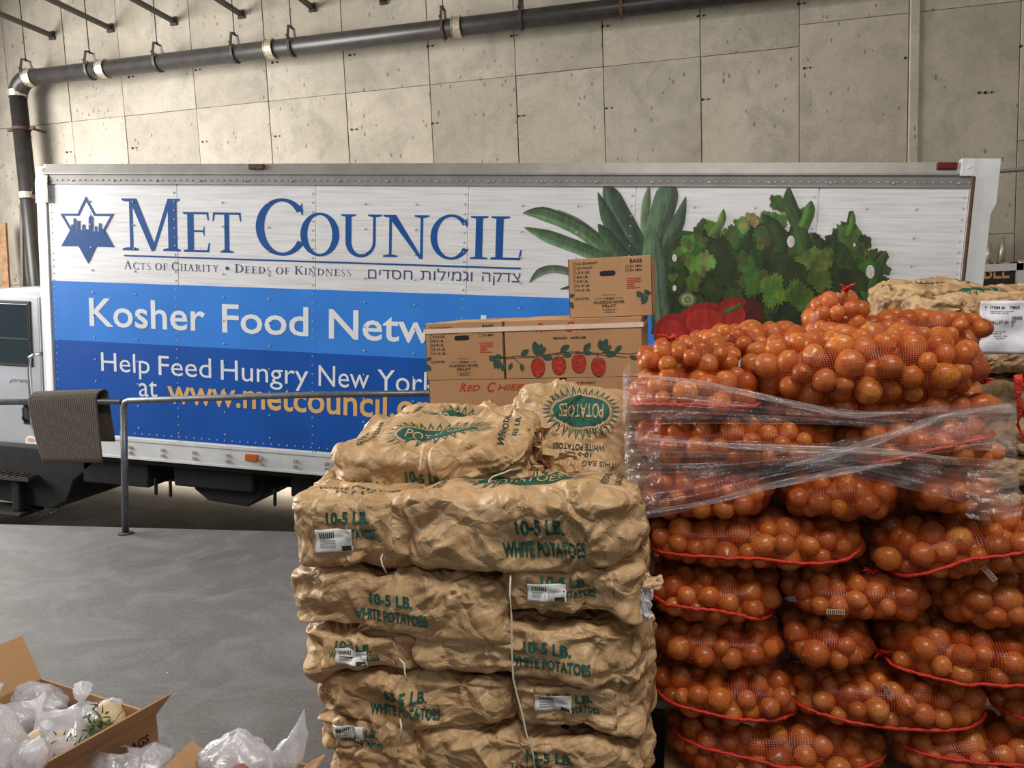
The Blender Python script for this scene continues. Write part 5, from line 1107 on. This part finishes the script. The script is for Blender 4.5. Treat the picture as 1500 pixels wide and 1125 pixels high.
    H = h.reshape(nu, nv)
    for _ in range(7): H = np.maximum(H, (np.roll(H, 1, 1)+np.roll(H, -1, 1)+np.vstack([H[:1], H[:-1]])+np.vstack([H[1:], H[-1:]]))/4-.0006)
    Q = P+Nn*(H.reshape(-1, 1)+.0022); fs = grid_faces(nu, nv, True); me = bpy.data.meshes.new('net'); me.from_pydata(Q.tolist(), [], fs)
    me.polygons.foreach_set('use_smooth', [True]*len(fs)); uvl = me.uv_layers.new(name='UVMap'); G3 = Q.reshape(nu, nv, 3)
    us = P.reshape(nu, nv, 3)[:, :, 0]; ring = np.concatenate([[0], np.cumsum(np.linalg.norm(np.diff(P.reshape(nu, nv, 3)[nu//2], axis=0), axis=1))]); tot = ring[-1]+np.linalg.norm(P.reshape(nu, nv, 3)[nu//2, 0]-P.reshape(nu, nv, 3)[nu//2, -1])
    ringx = np.append(ring, tot); arc = np.concatenate([[0], np.cumsum(np.linalg.norm(np.diff(P.reshape(nu, nv, 3)[:, nv//2], axis=0), axis=1))]); uv = []
    for i in range(nu-1):
        for j in range(nv): uv += [arc[i], ringx[j], arc[i], ringx[j+1], arc[i+1], ringx[j+1], arc[i+1], ringx[j]]
    uvl.data.foreach_set('uv', uv); link('net', me, 'net', root)
    if seam:
        pts = []; rs = []; n = len(seam)
        for i in range(13, nu-13):
            t = (i-13)/(nu-27)*(n-1); k = min(int(t), n-2); zt_ = (seam[k]*(1-(t-k))+seam[k+1]*(t-k))*half[2]+.004*math.sin(i*1.7+seed)
            row = G3[i]; cand_ = [j for j in range(nv) if row[j][1] < 0]; j = min(cand_, key=lambda j: abs(row[j][2]-zt_)); n_ = Nn.reshape(nu, nv, 3)[i, j]; pts.append(row[j]+n_*.005+np.array([0, 0, zt_-row[j][2]])*.7); rs.append(.0038+.0022*abs(math.sin(i*.9+seed)))
        pts = np.array(pts); pts[1:-1] = (pts[:-2]+pts[1:-1]+pts[2:])/3
        mb = MB(); mb.tube([tuple(p) for p in pts], rs, 6); mb.build('seam_cord', 'red_tape', root, True)
    for (tx, tz, a) in tags:
        cand_ = np.argmin(((Q[:, [0, 2]]-np.array([tx*half[0], tz*half[2]]))**2).sum(1)+(Q[:, 1] > 0)*1.0); p = Q[cand_]+Nn[cand_]*.005; M = Matrix.Translation(p) @ Matrix.Rotation(a, 4, 'Y')
        mb = MB(); mb.box(-.026, .026, -.001, .001, -.008, .008, M); tg = mb.build('paper_tag', 'tag', root)
        mb = MB(); [mb.box(-.022+.006*k, -.020+.006*k, -.0022, -.0012, -.006, .006, M) for k in range(8)]; mb.build('tag_print', 'box_ink', tg)
    if tuft:
        (tx, ty, tz) = tuft; mb = MB(); rr = random.Random(seed); base = Vector((tx*half[0], ty*half[1], tz*half[2]))
        for k in range(7):
            d = Vector((rr.uniform(-.03, .03), rr.uniform(-.02, .02), rr.uniform(.0, .03))); mb.tube([base, base+d*.6+Vector((0, 0, .004)), base+d*1.2+Vector((rr.uniform(-.01, .01), -.01, -.005))], [.006, .005, .002], 5)
        mb.build('gathered_neck', 'red_tape', root, True)
    return root
OY = 2.35
# lower uncovered rows
onion_bag('level onion net bag with a straight red seam just below the plastic film, left', (938, 768, 1292, 854), OY, 101, seam=(-.3, -.25, -.2, -.2, -.35, -.3, .1))
onion_bag('onion net bag whose red seam climbs steeply to the right below the film', (1286, 772, 1650, 868), OY-.01, 102, rot=(0, -.13, 0), seam=(-.75, -.45, .05, .1, .3, .3), tags=((-.05, -.5, 1.0),), tuft=(-.96, -.3, -.7))
onion_bag('short onion net bag at the left, red seam sloping down to its right', (943, 850, 1158, 936), OY, 103, D=.5, seam=(.0, -.05, -.05, -.1, -.5, -.75))
onion_bag('onion net bag with small tag on its left half, under the level seamed bag', (1148, 854, 1396, 934), OY+.01, 104, D=.5, tags=((-.35, -.1, 0),))
onion_bag('onion net bag without a seam at the right, under the steep-seamed bag', (1380, 862, 1650, 950), OY+.01, 105, D=.5)
onion_bag('onion net bag with a red patch at its lower left, beside the potato sacks', (948, 928, 1168, 1002), OY+.01, 106, D=.5)
onion_bag('seamless middle onion net bag right below the one with the tag', (1150, 926, 1304, 1004), OY, 107, D=.5, ro=.036)
onion_bag('onion net bag with looped red knot at its left end, seam nearly level', (1303, 942, 1650, 1034), OY-.01, 108, seam=(-.3, -.35, -.45, -.4, -.3, -.2), tuft=(-.97, -.3, -.3))
onion_bag('onion net bag at the left, white tag under its red seam, fourth row down', (950, 1000, 1192, 1082), OY, 109, D=.5, seam=(-.1, -.15, -.3, -.45, -.5), tags=((.25, -.65, .25),))
onion_bag('onion net bag with a thin sagging seam and a slanting tag, fourth row down', (1160, 1006, 1480, 1098), OY+.01, 110, seam=(-.1, -.3, -.45, -.4, -.2), tags=((-.05, .55, 1.1),))
onion_bag('onion net bag at the right edge in the fourth row down', (1468, 1030, 1680, 1100), OY+.01, 111, D=.5, seam=(-.1, 0, 0, .1))
onion_bag('lowest onion net bag at the left with a red seam across its top', (975, 1078, 1322, 1182), OY+.01, 112, seam=(.35, .3, .1, .05, .2))
onion_bag('lowest onion net bag at the right with a red seam near the photo edge', (1318, 1096, 1680, 1186), OY, 113, seam=(.2, .3, .35, .3))
# rows behind the plastic film
onion_bag('onion net bag at the lower left behind the plastic film', (920, 690, 1152, 778), OY-.005, 121, D=.46)
onion_bag('brightly lit onion net bag low in the middle, edge of the film above it', (1142, 700, 1345, 780), OY-.01, 122, D=.46, ro=.036)
onion_bag('onion net bag at the lower right behind the crinkled film corner', (1335, 690, 1494, 776), OY-.005, 123, D=.46)
onion_bag('long onion net bag behind the film at the left, one below the seamed wrapped bag', (918, 616, 1248, 700), OY, 124, seam=None)
onion_bag('onion net bag behind the film at the right with a bright red seam end', (1238, 612, 1492, 700), OY, 125, seam=(-.9, -.6, -.1, .2, .3))
onion_bag('film-wrapped onion net bag with a straight red seam at the upper left', (912, 540, 1132, 628), OY-.01, 126, D=.46, top=1, seam=(-.25, -.2, -.2, -.3, -.35))
onion_bag('onion net bag squeezed under the big topmost bag behind the film crossing', (1120, 575, 1490, 634), OY+.02, 127)
# top
onion_bag('big topmost onion net bag spilling over the film at the right', (1092, 478, 1494, 612), OY-.03, 128, D=.5, top=1, nn=2.7, rot=(0.06, -.015, 0), ro=.037, tuft=(.9, -.4, -.4))
onion_bag('onion net bag slumped on the wrapped bag at the upper left, red tuft on top', (922, 494, 1098, 566), OY+.06, 129, D=.4, top=1, nn=2.6, tuft=(-.3, -.5, .8))
onion_bag('dim onion net bag at the back left of the top layer', loc=(.27, 2.95, 1.55), dims=(.50, .34, .16), seed=130, top=1, nn=2.6)
onion_bag('small upright onion net bag forming the peak of the pile', loc=(.545, 2.84, 1.61), dims=(.25, .25, .26), seed=131, top=1, nn=2.4, tuft=(.1, -.3, .9), rot=(0, .15, 0))
onion_bag('onion net bag at the back right of the top layer, behind the peak', loc=(.82, 2.95, 1.575), dims=(.52, .36, .17), seed=132, top=1, nn=2.6)
onion_bag('onion net bag between the peak and the big topmost bag', loc=(.52, 2.74, 1.48), dims=(.42, .24, .17), seed=133, top=1, nn=2.6)
lvl = ['top', 'second', 'third', 'fourth', 'fifth', 'sixth', 'lowest']; zc = 1.33
for k in range(7):
    for s, nm in ((0, 'left'), (1, 'right')): onion_bag('onion net bag in the hidden back half of the onion pallet, %s layer, %s side' % (lvl[k], nm), loc=(.16+.62*s, 3.0, zc-.17*k), dims=(.60, .44, .165), seed=140+k*2+s, top=1, detail=False, ro=.034)
for k, zq in enumerate((1.33, 1.17, 1.02)):
    for s, nm in ((0, 'left'), (1, 'right')): onion_bag('onion net bag in the dark middle of the onion pallet, %s layer, %s side' % (('upper', 'centre', 'lower')[k], nm), loc=(.16+.60*s, 2.72, zq), dims=(.58, .20, .15), seed=170+k*2+s, top=1, detail=False, ro=.034)
pallet('wooden pallet under the onion bags', -.06, 1.3, 2.38, 3.2)
wav = [fpx(1487, 548+9*k, 2.36) for k in range(12)]; wav = [(p[0]+.008*math.sin(k*1.4)*(k/11)+.006*k/11, p[1]-.02, p[2]) for k, p in enumerate(wav)]
tag(MB().tube(wav, [.011, .012, .010, .009, .008, .007, .006, .005, .004, .004, .003, .002], 7).build('loose_net_tail', 'red_tape', None, True), 'twisted red net tail hanging from the right end of the topmost onion bag', 'net')

# ---- stretch wrap
def film(label, top_, bot, Y, seed, nj=40, wrap=True, rside=True, amp=.007, mat='wrap'):
    r = np.random.RandomState(seed); xs = np.linspace(top_[0][0], top_[-1][0], 90)
    ty = np.interp(xs, [p[0] for p in top_], [p[1] for p in top_]); by = np.interp(xs, [p[0] for p in bot], [p[1] for p in bot])
    ker = np.ones(9)/9; pad = lambda a: np.convolve(np.concatenate([[a[0]]*4, a, [a[-1]]*4]), ker, 'valid'); ty = pad(ty); by = pad(by)
    cols = []; js = np.linspace(0, 1, nj)
    fold = sum(np.abs(((js*f+r.rand()) % 1)-.5)*2/f**.6 for f in (3, 7, 15)); fold = (fold-fold.mean())
    for i, x in enumerate(xs):
        w = (by[i]-ty[i]); col = []
        for j, v in enumerate(js):
            vv = v+.02*math.sin(i*.07+v*9+seed); p = atY(x, ty[i]+w*vv, Y); k = .5+.5*math.sin(i*.045+seed)
            hug = .012*math.sin(i*.33+seed)*math.sin(v*7)*min(1, w/80)
            col.append(p+np.array([0, -amp*fold[j]*(.6+.6*k)+hug*.6-.01*math.exp(-((w-20)/18)**2), 0]))
        cols.append(col)
    cols = np.array(cols)
    if wrap:
        L = []; 
        for k in range(12, 0, -1): a = k/12; q = cols[0].copy(); q[:, 1] += .5*max(0, a-.12)+.03*math.sin(min(1, a*4)*PI/2); q[:, 0] -= .012*math.sin(min(1, a*4)*PI/2)+.003*np.sin(js*40+k); L.append(q)
        cols = np.concatenate([np.array(L), cols])
    if rside:
        Rr = []
        for k in range(1, 11): a = k/10; q = cols[-1].copy(); q[:, 1] += .5*max(0, a-.12)+.03*math.sin(min(1, a*4)*PI/2); q[:, 0] += .012*math.sin(min(1, a*4)*PI/2)+.003*np.sin(js*33+k); Rr.append(q)
        cols = np.concatenate([cols, np.array(Rr)])
    n = len(cols); fs = grid_faces(n, nj); me = bpy.data.meshes.new('stretch_wrap'); me.from_pydata(cols.reshape(-1, 3).tolist(), [], fs); me.polygons.foreach_set('use_smooth', [True]*len(fs))
    uvl = me.uv_layers.new(name='UVMap'); uv = []
    for i in range(n-1):
        for j in range(nj-1): uv += [i/n, js[j], i/n, js[j+1], (i+1)/n, js[j+1], (i+1)/n, js[j]]
    uvl.data.foreach_set('uv', uv); o = link('stretch_wrap', me, mat); return tag(o, label, 'plastic film', 'stretch film around the onion pallet')
FY = 2.315
film('upper band of clear stretch film fanning out to the left over the seamed onion bag', [(916, 545), (1000, 552), (1100, 572), (1180, 590), (1250, 602), (1320, 600), (1400, 592), (1488, 588)], [(916, 624), (1000, 622), (1100, 622), (1180, 620), (1250, 622), (1320, 632), (1400, 648), (1488, 672)], FY-.012, 1)
film('middle band of clear stretch film, twisted narrow in its centre', [(920, 630), (1050, 645), (1200, 652), (1300, 632), (1400, 606), (1488, 592)], [(920, 768), (1000, 752), (1100, 718), (1200, 688), (1300, 672), (1400, 662), (1488, 660)], FY, 2, 60)
film('lower band of clear stretch film widening to the right', [(1160, 660), (1240, 655), (1300, 660), (1400, 668), (1492, 674)], [(1160, 682), (1240, 694), (1300, 708), (1400, 734), (1492, 758)], FY-.008, 3, 40, wrap=False)
def strand(label, pts, w, seed):
    film(label, [(x, y-w*k) for x, y, k in pts], [(x, y+w*k) for x, y, k in pts], FY-.016, seed, 8, False, False, .004, 'wrap_dense')
strand('whitish twisted strand of film along the upper band, left', [(930, 548, .3), (1030, 560, .7), (1130, 584, 1), (1240, 608, 1), (1330, 604, .3)], 5, 11)
strand('whitish twisted strand of film rising to the right', [(1150, 682, .3), (1210, 668, 1), (1290, 642, 1.2), (1380, 608, .8), (1480, 592, .4)], 6, 12)
strand('whitish twisted strand of film along the bottom of the middle band', [(930, 752, .3), (1040, 735, .8), (1140, 708, 1), (1230, 690, 1.1), (1320, 676, .3)], 5, 13)
strand('whitish twisted strand of film running across the middle', [(930, 640, .3), (1060, 652, .7), (1180, 658, 1.2), (1290, 660, .9), (1400, 672, .3)], 5, 14)
def crinkle(label, px0, px1, Y, seed, dy=.03):
    r = np.random.RandomState(seed); n, m = 34, 40; V = []
    for i in range(n):
        for j in range(m):
            p = atY(px0[0]+(px1[0]-px0[0])*i/(n-1), px0[1]+(px1[1]-px0[1])*j/(m-1), Y); V.append(p+np.array([0, dy*((i/(n-1)-.5)**2*2), 0]))
    V = np.array(V); c = V.mean(0)
    for k in range(14): d = unit(r.randn(3)*[1, .2, 1.2]); f = np.abs((((V-c)@d)/(.02+.05*r.rand())+r.rand()) % 1-.5); V += unit(r.randn(3)*[.5, 1, .3])*(f[:, None]-.25)*.008
    fs = grid_faces(n, m); me = bpy.data.meshes.new('stretch_wrap'); me.from_pydata(V.tolist(), [], fs); uvl = me.uv_layers.new(name='UVMap'); uv = []
    for i in range(n-1):
        for j in range(m-1): uv += [i/n, j/m*.3, i/n, (j+1)/m*.3, (i+1)/n, (j+1)/m*.3, (i+1)/n, j/m*.3]
    uvl.data.foreach_set('uv', uv); o = link('stretch_wrap', me, 'wrap'); return tag(o, label, 'plastic film', 'stretch film around the onion pallet')
crinkle('crumpled film bunched at the left corner beside the potato sacks', (914, 622), (968, 756), FY-.02, 5)
crinkle('shiny crinkled film at the lower right corner of the wrapped onions', (1420, 690), (1498, 762), FY-.02, 6)

# ------------------------------------------------------------------ far right pallet with potato sacks and its paper
GR = 'potato sacks on the pallet behind the onions'
sack('potato sack behind the onions, farther left, with small sticker on its left end', (1293, 414, 1450, 484), 3.78, 'side', 71, logo=1, amp=1.1, group=GR, art=0, rot=(.12, 0, -.05))
sack('potato sack behind the onions with a sharp folded corner, beside the white paper', (1345, 428, 1545, 492), 3.60, 'side', 72, logo=1, amp=1.3, group=GR, art=0, rot=(.05, 0, .06))
sack('potato sack at the far right behind the white paper', (1450, 418, 1640, 470), 4.0, 'side', 73, logo=1, amp=1.1, group=GR, art=0)
zb0 = float(atY(1400, 492, 3.6)[2])
tag(MB().box(.92, 2.0, 3.6, 4.45, zb0-.012, zb0).build('slip_sheet', 'paper_white', None), 'thin white slip sheet under the potato sacks behind the onions', 'sheet')
z = zb0-.014; k = 0; wn2 = ['first', 'second', 'third', 'fourth', 'fifth', 'sixth', 'seventh', 'eighth']
while z > .3:
    for s in (0, 1):
        sack('potato sack behind the onions, %s layer under the slip sheet, %s half' % (wn2[k], ('left', 'right')[s]), loc=(1.23+.60*s, 3.84, z-.085), dims=(.60, .42, .168), lod=1 if s == 0 else 2, seed=80+2*k+s, group=GR, art=1 if s == 0 else 0, logo=0)
    z -= .17; k += 1
pallet('wooden pallet under the potato sacks behind the onions', .95, 2.1, 3.62, 4.2)
pw, ph_ = .29, .215; P0 = np.array(atY(1437, 441, 3.42)); pr_ = thing('pallet_paper', 'white paper sheet with item and pallet numbers taped up behind the onions', 'paper', tuple(P0), (0, .03, 0))
mb = MB(); nx_, nz_ = 24, 16
mb.add([(pw*i/(nx_-1), .006*math.sin(i*.5+j*.3)+.004*math.sin(j*.9), -ph_*j/(nz_-1)) for i in range(nx_) for j in range(nz_)], grid_faces(nx_, nz_)); o = mb.build('sheet', 'paper_white', pr_, True); sd = o.modifiers.new('t', 'SOLIDIFY'); sd.thickness = .0006
mb = MB(); fp = lambda x, y: (x, .006*math.sin(x/pw*23*.5-y/ph_*15*.3)+.004*math.sin(-y/ph_*15*.9)-.0022, y)
for s, x0, x1, y, h in (('T', .018, .026, -.036, .014), ('ITEM #:', .038, .088, -.032, .011), ('TM28', .104, .142, -.032, .011), ('DESCRIPTION: YUKON POT', .038, .12, -.044, .004), ('PACK SIZE: 10/5 LBS', .038, .10, -.051, .004), ('PALLET ID:', .034, .104, -.091, .012), ('97', .112, .13, -.091, .012), ('T', .118, .125, -.108, .012), ('RECEIPT/CHILD #: 100321', .026, .10, -.124, .004), ('PO NUMBER: 38', .03, .08, -.133, .004), ('WEIGHT: 2,000', .05, .105, -.143, .004), ('09.00.21', .06, .095, -.152, .004)):
    add_text(mb, s, fp, x0, x1, y, h, .02)
for k in range(8): x = .115+.005*k; mb.add([fp(x, -.075), fp(x+.003, -.075), fp(x+.003, -.062), fp(x, -.062)], [(0, 1, 2, 3)])
mb.build('sheet_lettering', 'box_ink', pr_)
tag(MB().box(1.17, 1.75, 3.44, 3.56, zb0-.3, zb0+.0).build('carton_side', 'cardboard', None, bevel=.004), 'brown carton side behind the white paper sheet', 'box') if False else None

# ------------------------------------------------------------------ open cartons of bagged vegetables at lower left
MAT['carrot_skin'] = plain('root_skin', (204, 182, 150), .6, 0, .15, 20, .1)
MAT['potato_skin'] = plain('potato_skin', (150, 96, 84), .6, 0, .15, 25, .2)
MAT['herb'] = plain('herb', (72, 100, 44), .6, 0, .3, 30)
ZR = .70; A_ = np.array(atZ(60, 993, ZR)); B_ = np.array(atZ(229, 1045, ZR)); ee = (B_-A_); LN = np.linalg.norm(ee); ang = math.atan2(ee[1], ee[0])
ML = Matrix.Translation(tuple(A_)) @ Matrix.Rotation(ang, 4, 'Z')
def open_carton(label, M, ln, wd, ht, flaps, art=False, group=None):
    """M: far left rim corner, x along the far wall, -y towards the camera"""
    t = thing('open_carton', label, 'box', tuple(M.translation), M.to_euler(), group); th = .005
    MB().box(0, ln, -th, 0, -ht, 0).build('side_panel', 'cardboard', t, bevel=.001); MB().box(0, ln, -wd, -wd+th, -ht, 0).build('side_panel', 'cardboard', t, bevel=.001)
    MB().box(0, th, -wd+th, -th, -ht, 0).build('end_panel', 'cardboard', t, bevel=.001); MB().box(ln-th, ln, -wd+th, -th, -ht, 0).build('end_panel', 'cardboard', t, bevel=.001); MB().box(th, ln-th, -wd+th, -th, -ht, -ht+.005).build('bottom_panel', 'cardboard', t)
    for side, out, up, l0, l1 in flaps:
        if side == 'right': a, b, d = (ln, -wd+l0, 0), (ln, -l1, 0), Vector((out, 0, up))
        if side == 'left': a, b, d = (0, -wd+l0, 0), (0, -l1, 0), Vector((-out, 0, up))
        if side == 'near': a, b, d = (l0, -wd, 0), (ln-l1, -wd, 0), Vector((0, -out, up))
        if side == 'far': a, b, d = (l0, 0, 0), (ln-l1, 0, 0), Vector((0, out, up))
        a, b = Vector(a), Vector(b); n_ = (b-a).cross(d).normalized()*.0022; q = (b-a)*.02
        mb = MB(); mb.add([a-n_, b-n_, b+d-q-n_, a+d+q-n_, a+n_, b+n_, b+d-q+n_, a+d+q+n_], [(0, 1, 2, 3), (7, 6, 5, 4), (0, 4, 5, 1), (1, 5, 6, 2), (2, 6, 7, 3), (3, 7, 4, 0)]); mb.build('flap', 'cardboard', t)
    if art:
        mb = MB(); f = Fn((ln, -wd, -ht), (0, 1, 0), (0, 0, 1), (1, 0, 0)); k = wd/.30
        add_text(mb, 'BAGS', f, wd-.095, wd-.028, ht-.062, .020, .03); add_text(mb, '2\u00bd MIN', f, wd-.085, wd-.026, ht-.085, .013, .02); add_text(mb, '2\u00be MIN', f, wd-.085, wd-.026, ht-.106, .013, .02); mb.build('printed_lettering', 'box_ink', t)
    return t
open_carton('open brown carton full of bagged vegetables at the lower left, flap marked BAGS below it', ML, LN, .33, .26, [('right', .075, .075, 0, 0), ('left', .06, .12, 0, .0)], True)
open_carton('lower carton supporting the open vegetable carton at the lower left', ML @ Matrix.Translation((0, 0, -.262)), LN, .33, .26, [])
MB_ = ML @ Matrix.Translation((0, 0, -.524)); open_carton('bottom carton under the open vegetable cartons at the lower left', MB_, LN, .33, ZR-.524-.002, [])
def poly_bag(label, loc, s, seed, rot=(0, 0, 0), contents=(), prof=None, group='white plastic bags of vegetables', amp=.16):
    r = np.random.RandomState(seed); nu, nv = 44, 34; t = thing('plastic_bag', label, 'plastic bag', loc, rot, group)
    prof = prof or [(-.75, .35), (-.72, .8), (-.3, 1.0), (.15, .92), (.5, .62), (.72, .22), (.82, .10), (.95, .12), (1.15, .30), (1.32, .38)]
    zz_ = np.interp(np.linspace(0, 1, nv), np.linspace(0, 1, len(prof)), [p[0] for p in prof]); rr_ = np.interp(np.linspace(0, 1, nv), np.linspace(0, 1, len(prof)), [p[1] for p in prof])
    V = []
    for j in range(nv):
        for i in range(nu): a = 2*PI*i/nu; V.append((rr_[j]*math.cos(a), rr_[j]*math.sin(a), zz_[j]))
    V = np.array(V)
    for k in range(13): d = unit(r.randn(3)); f = np.abs(((V@d)/(.55+.9*r.rand())+r.rand()) % 1-.5); V = V+unit(r.randn(3))*(f[:, None]-.25)*amp*min(1, 2)
    th = np.arctan2(V[:, 1], V[:, 0]); V[:, :2] *= (1+.10*(np.abs(((th*9/(2*PI)+V[:, 2]*.7) % 1)-.5)*4-1)*np.clip(V[:, 2]+.2, 0, 1))[:, None]
    V = V*np.array(s); fs = grid_faces(nv, nu, True); me = bpy.data.meshes.new('bag_film'); me.from_pydata(V.tolist(), [], fs); uvl = me.uv_layers.new(name='UVMap'); uv = []
    for j in range(nv-1):
        for i in range(nu): uv += [j/nv, i/nu, j/nv, (i+1)/nu, (j+1)/nv, (i+1)/nu, (j+1)/nv, i/nu]
    uvl.data.foreach_set('uv', uv); me.polygons.foreach_set('use_smooth', [k_ % 3 > 0 for k_ in range(len(fs))]); link('bag_film', me, 'poly', t)
    for (kind, c, q, e3) in contents:
        if kind == 'herb':
            mb = MB(); rr2 = random.Random(seed)
            for k in range(70):
                b = Vector(c)+Vector((rr2.gauss(0, q*.5), rr2.gauss(0, q*.5), rr2.gauss(0, q*.35))); d = Vector((rr2.gauss(0, 1), rr2.gauss(0, 1), rr2.gauss(0, 1))).normalized()*q*.6; mb.tube([b, b+d*.5+Vector((0, 0, .003)), b+d], [.0022, .0018, .0008], 4)
            tag(mb.build('green_tops', 'herb', t), kind='stuff')
        else:
            m = ONI[r.randint(5)].copy(); m.materials.clear(); o = link('potato' if kind == 'potato' else 'root_vegetable', m, 'potato_skin' if kind == 'potato' else 'carrot_skin', t); o.location = c; o.scale = (q, q*e3, q*.8); o.rotation_euler = (r.rand()*3, r.rand()*3, r.rand()*3)
    return t
def zp3(px, py, z): p = atZ(px, py, z); return tuple(map(float, p))
poly_bag('white plastic bag holding a brown root at the left of the open carton', zp3(18, 1062, .66), (.075, .075, .085), 1, (.2, -.3, 0), (('root', (.02, -.03, -.01), .04, 1.2),))
poly_bag('frosted plastic bag lying flat at the back of the open carton', zp3(58, 1035, .655), (.085, .06, .07), 2, (.1, .5, .3), (), [(-.8, .3), (-.6, .9), (0, 1), (.5, .8), (.8, .5), (.95, .2), (1.0, .05)])
poly_bag('pointed plastic bag with roots and green tops at the front of the open carton', zp3(85, 1085, .655), (.085, .075, .10), 3, (-.1, -.5, .2), (('root', (-.02, -.04, .02), .036, 1.3), ('root', (.03, -.03, -.01), .036, 1.2), ('herb', (.0, -.055, -.05), .05, 1), ('herb', (.05, -.03, -.03), .05, 1)))
poly_bag('knotted plastic bag with twisted top amid the open carton', zp3(125, 1062, .665), (.07, .06, .085), 4, (.1, .1, 0), (('root', (.0, -.03, .0), .03, 1.2), ('herb', (.05, -.02, .02), .05, 1)))
poly_bag('rounded plastic bag with a pale root at the far corner of the open carton', zp3(158, 1056, .655), (.06, .055, .06), 5, (.2, .3, .5), (('root', (.0, -.02, .02), .045, 1.1), ('herb', (-.03, -.03, .01), .04, 1)), [(-.8, .3), (-.6, .85), (0, 1), (.5, .8), (.8, .5), (.95, .2), (1.0, .05)])
poly_bag('small white bag end sticking up at the lower left of the open carton', zp3(50, 1108, .70), (.045, .04, .06), 6, (-.2, .4, 0))
poly_bag('tall white plastic bag with a green print at the photo edge, lower left', zp3(-12, 1105, .68), (.085, .07, .12), 7, (0, .1, 0), (('potato', (.05, -.03, -.06), .035, 1.2),), [(-.8, .3), (-.7, .9), (0, 1), (.5, .85), (.8, .6), (.95, .3), (1.0, .05)])
# two more cartons nearer the camera
ZB = .60
def near_carton(label, pxl, pxr, py):
    a = np.array(atZ(pxl, py, ZB)); b = np.array(atZ(pxr, py+12, ZB)); e_ = b-a; M = Matrix.Translation(tuple(a)) @ Matrix.Rotation(math.atan2(e_[1], e_[0]), 4, 'Z')
    open_carton(label, M, float(np.linalg.norm(e_)), .30, .26, [('right', .05, .03, 0, 0), ('left', .04, .04, .02, .0)]); open_carton(label.replace('open carton', 'lower carton under the one'), M @ Matrix.Translation((0, 0, -.262)), float(np.linalg.norm(e_)), .30, ZB-.264, []); return M
near_carton('open carton with large white bags at the bottom edge', 118, 262, 1118)
near_carton('open carton with potato bags at the bottom edge', 305, 452, 1106)
poly_bag('large white plastic bag with peaked folds at the bottom edge, below the BAGS flap', zp3(168, 1148, .60), (.115, .09, .06), 8, (0, 0, .2), (), [(-.9, .3), (-.6, .9), (0, 1), (.4, .8), (.7, .6), (1.0, .5), (1.3, .42), (1.4, .3)], amp=.22)
poly_bag('white plastic bag bulging upwards at the bottom edge beside the gap', zp3(222, 1135, .60), (.055, .06, .085), 9, (0, .1, .2), (), [(-.9, .3), (-.6, .9), (0, 1), (.5, .85), (.8, .5), (.95, .2), (1.0, .05)])
poly_bag('white plastic bag with purple-brown potatoes showing through at the bottom edge', zp3(345, 1122, .60), (.10, .08, .085), 10, (0, 0, 0), (('potato', (-.025, -.06, .0), .034, 1.2), ('potato', (.05, -.055, .01), .036, 1.1), ('potato', (.0, -.02, -.02), .04, 1.1), ('potato', (.085, -.03, -.02), .03, 1.1)), [(-.9, .3), (-.6, .9), (0, 1), (.4, .9), (.7, .6), (.9, .3), (1.0, .1)], amp=.14)
poly_bag('thin twisted plastic bag pulled up to a point beside the potato sacks', zp3(425, 1105, .62), (.05, .04, .11), 11, (.1, .45, 0), (), [(-.9, .4), (-.6, 1), (-.2, .9), (.2, .6), (.6, .35), (.9, .2), (1.15, .12), (1.3, .05)], amp=.2)
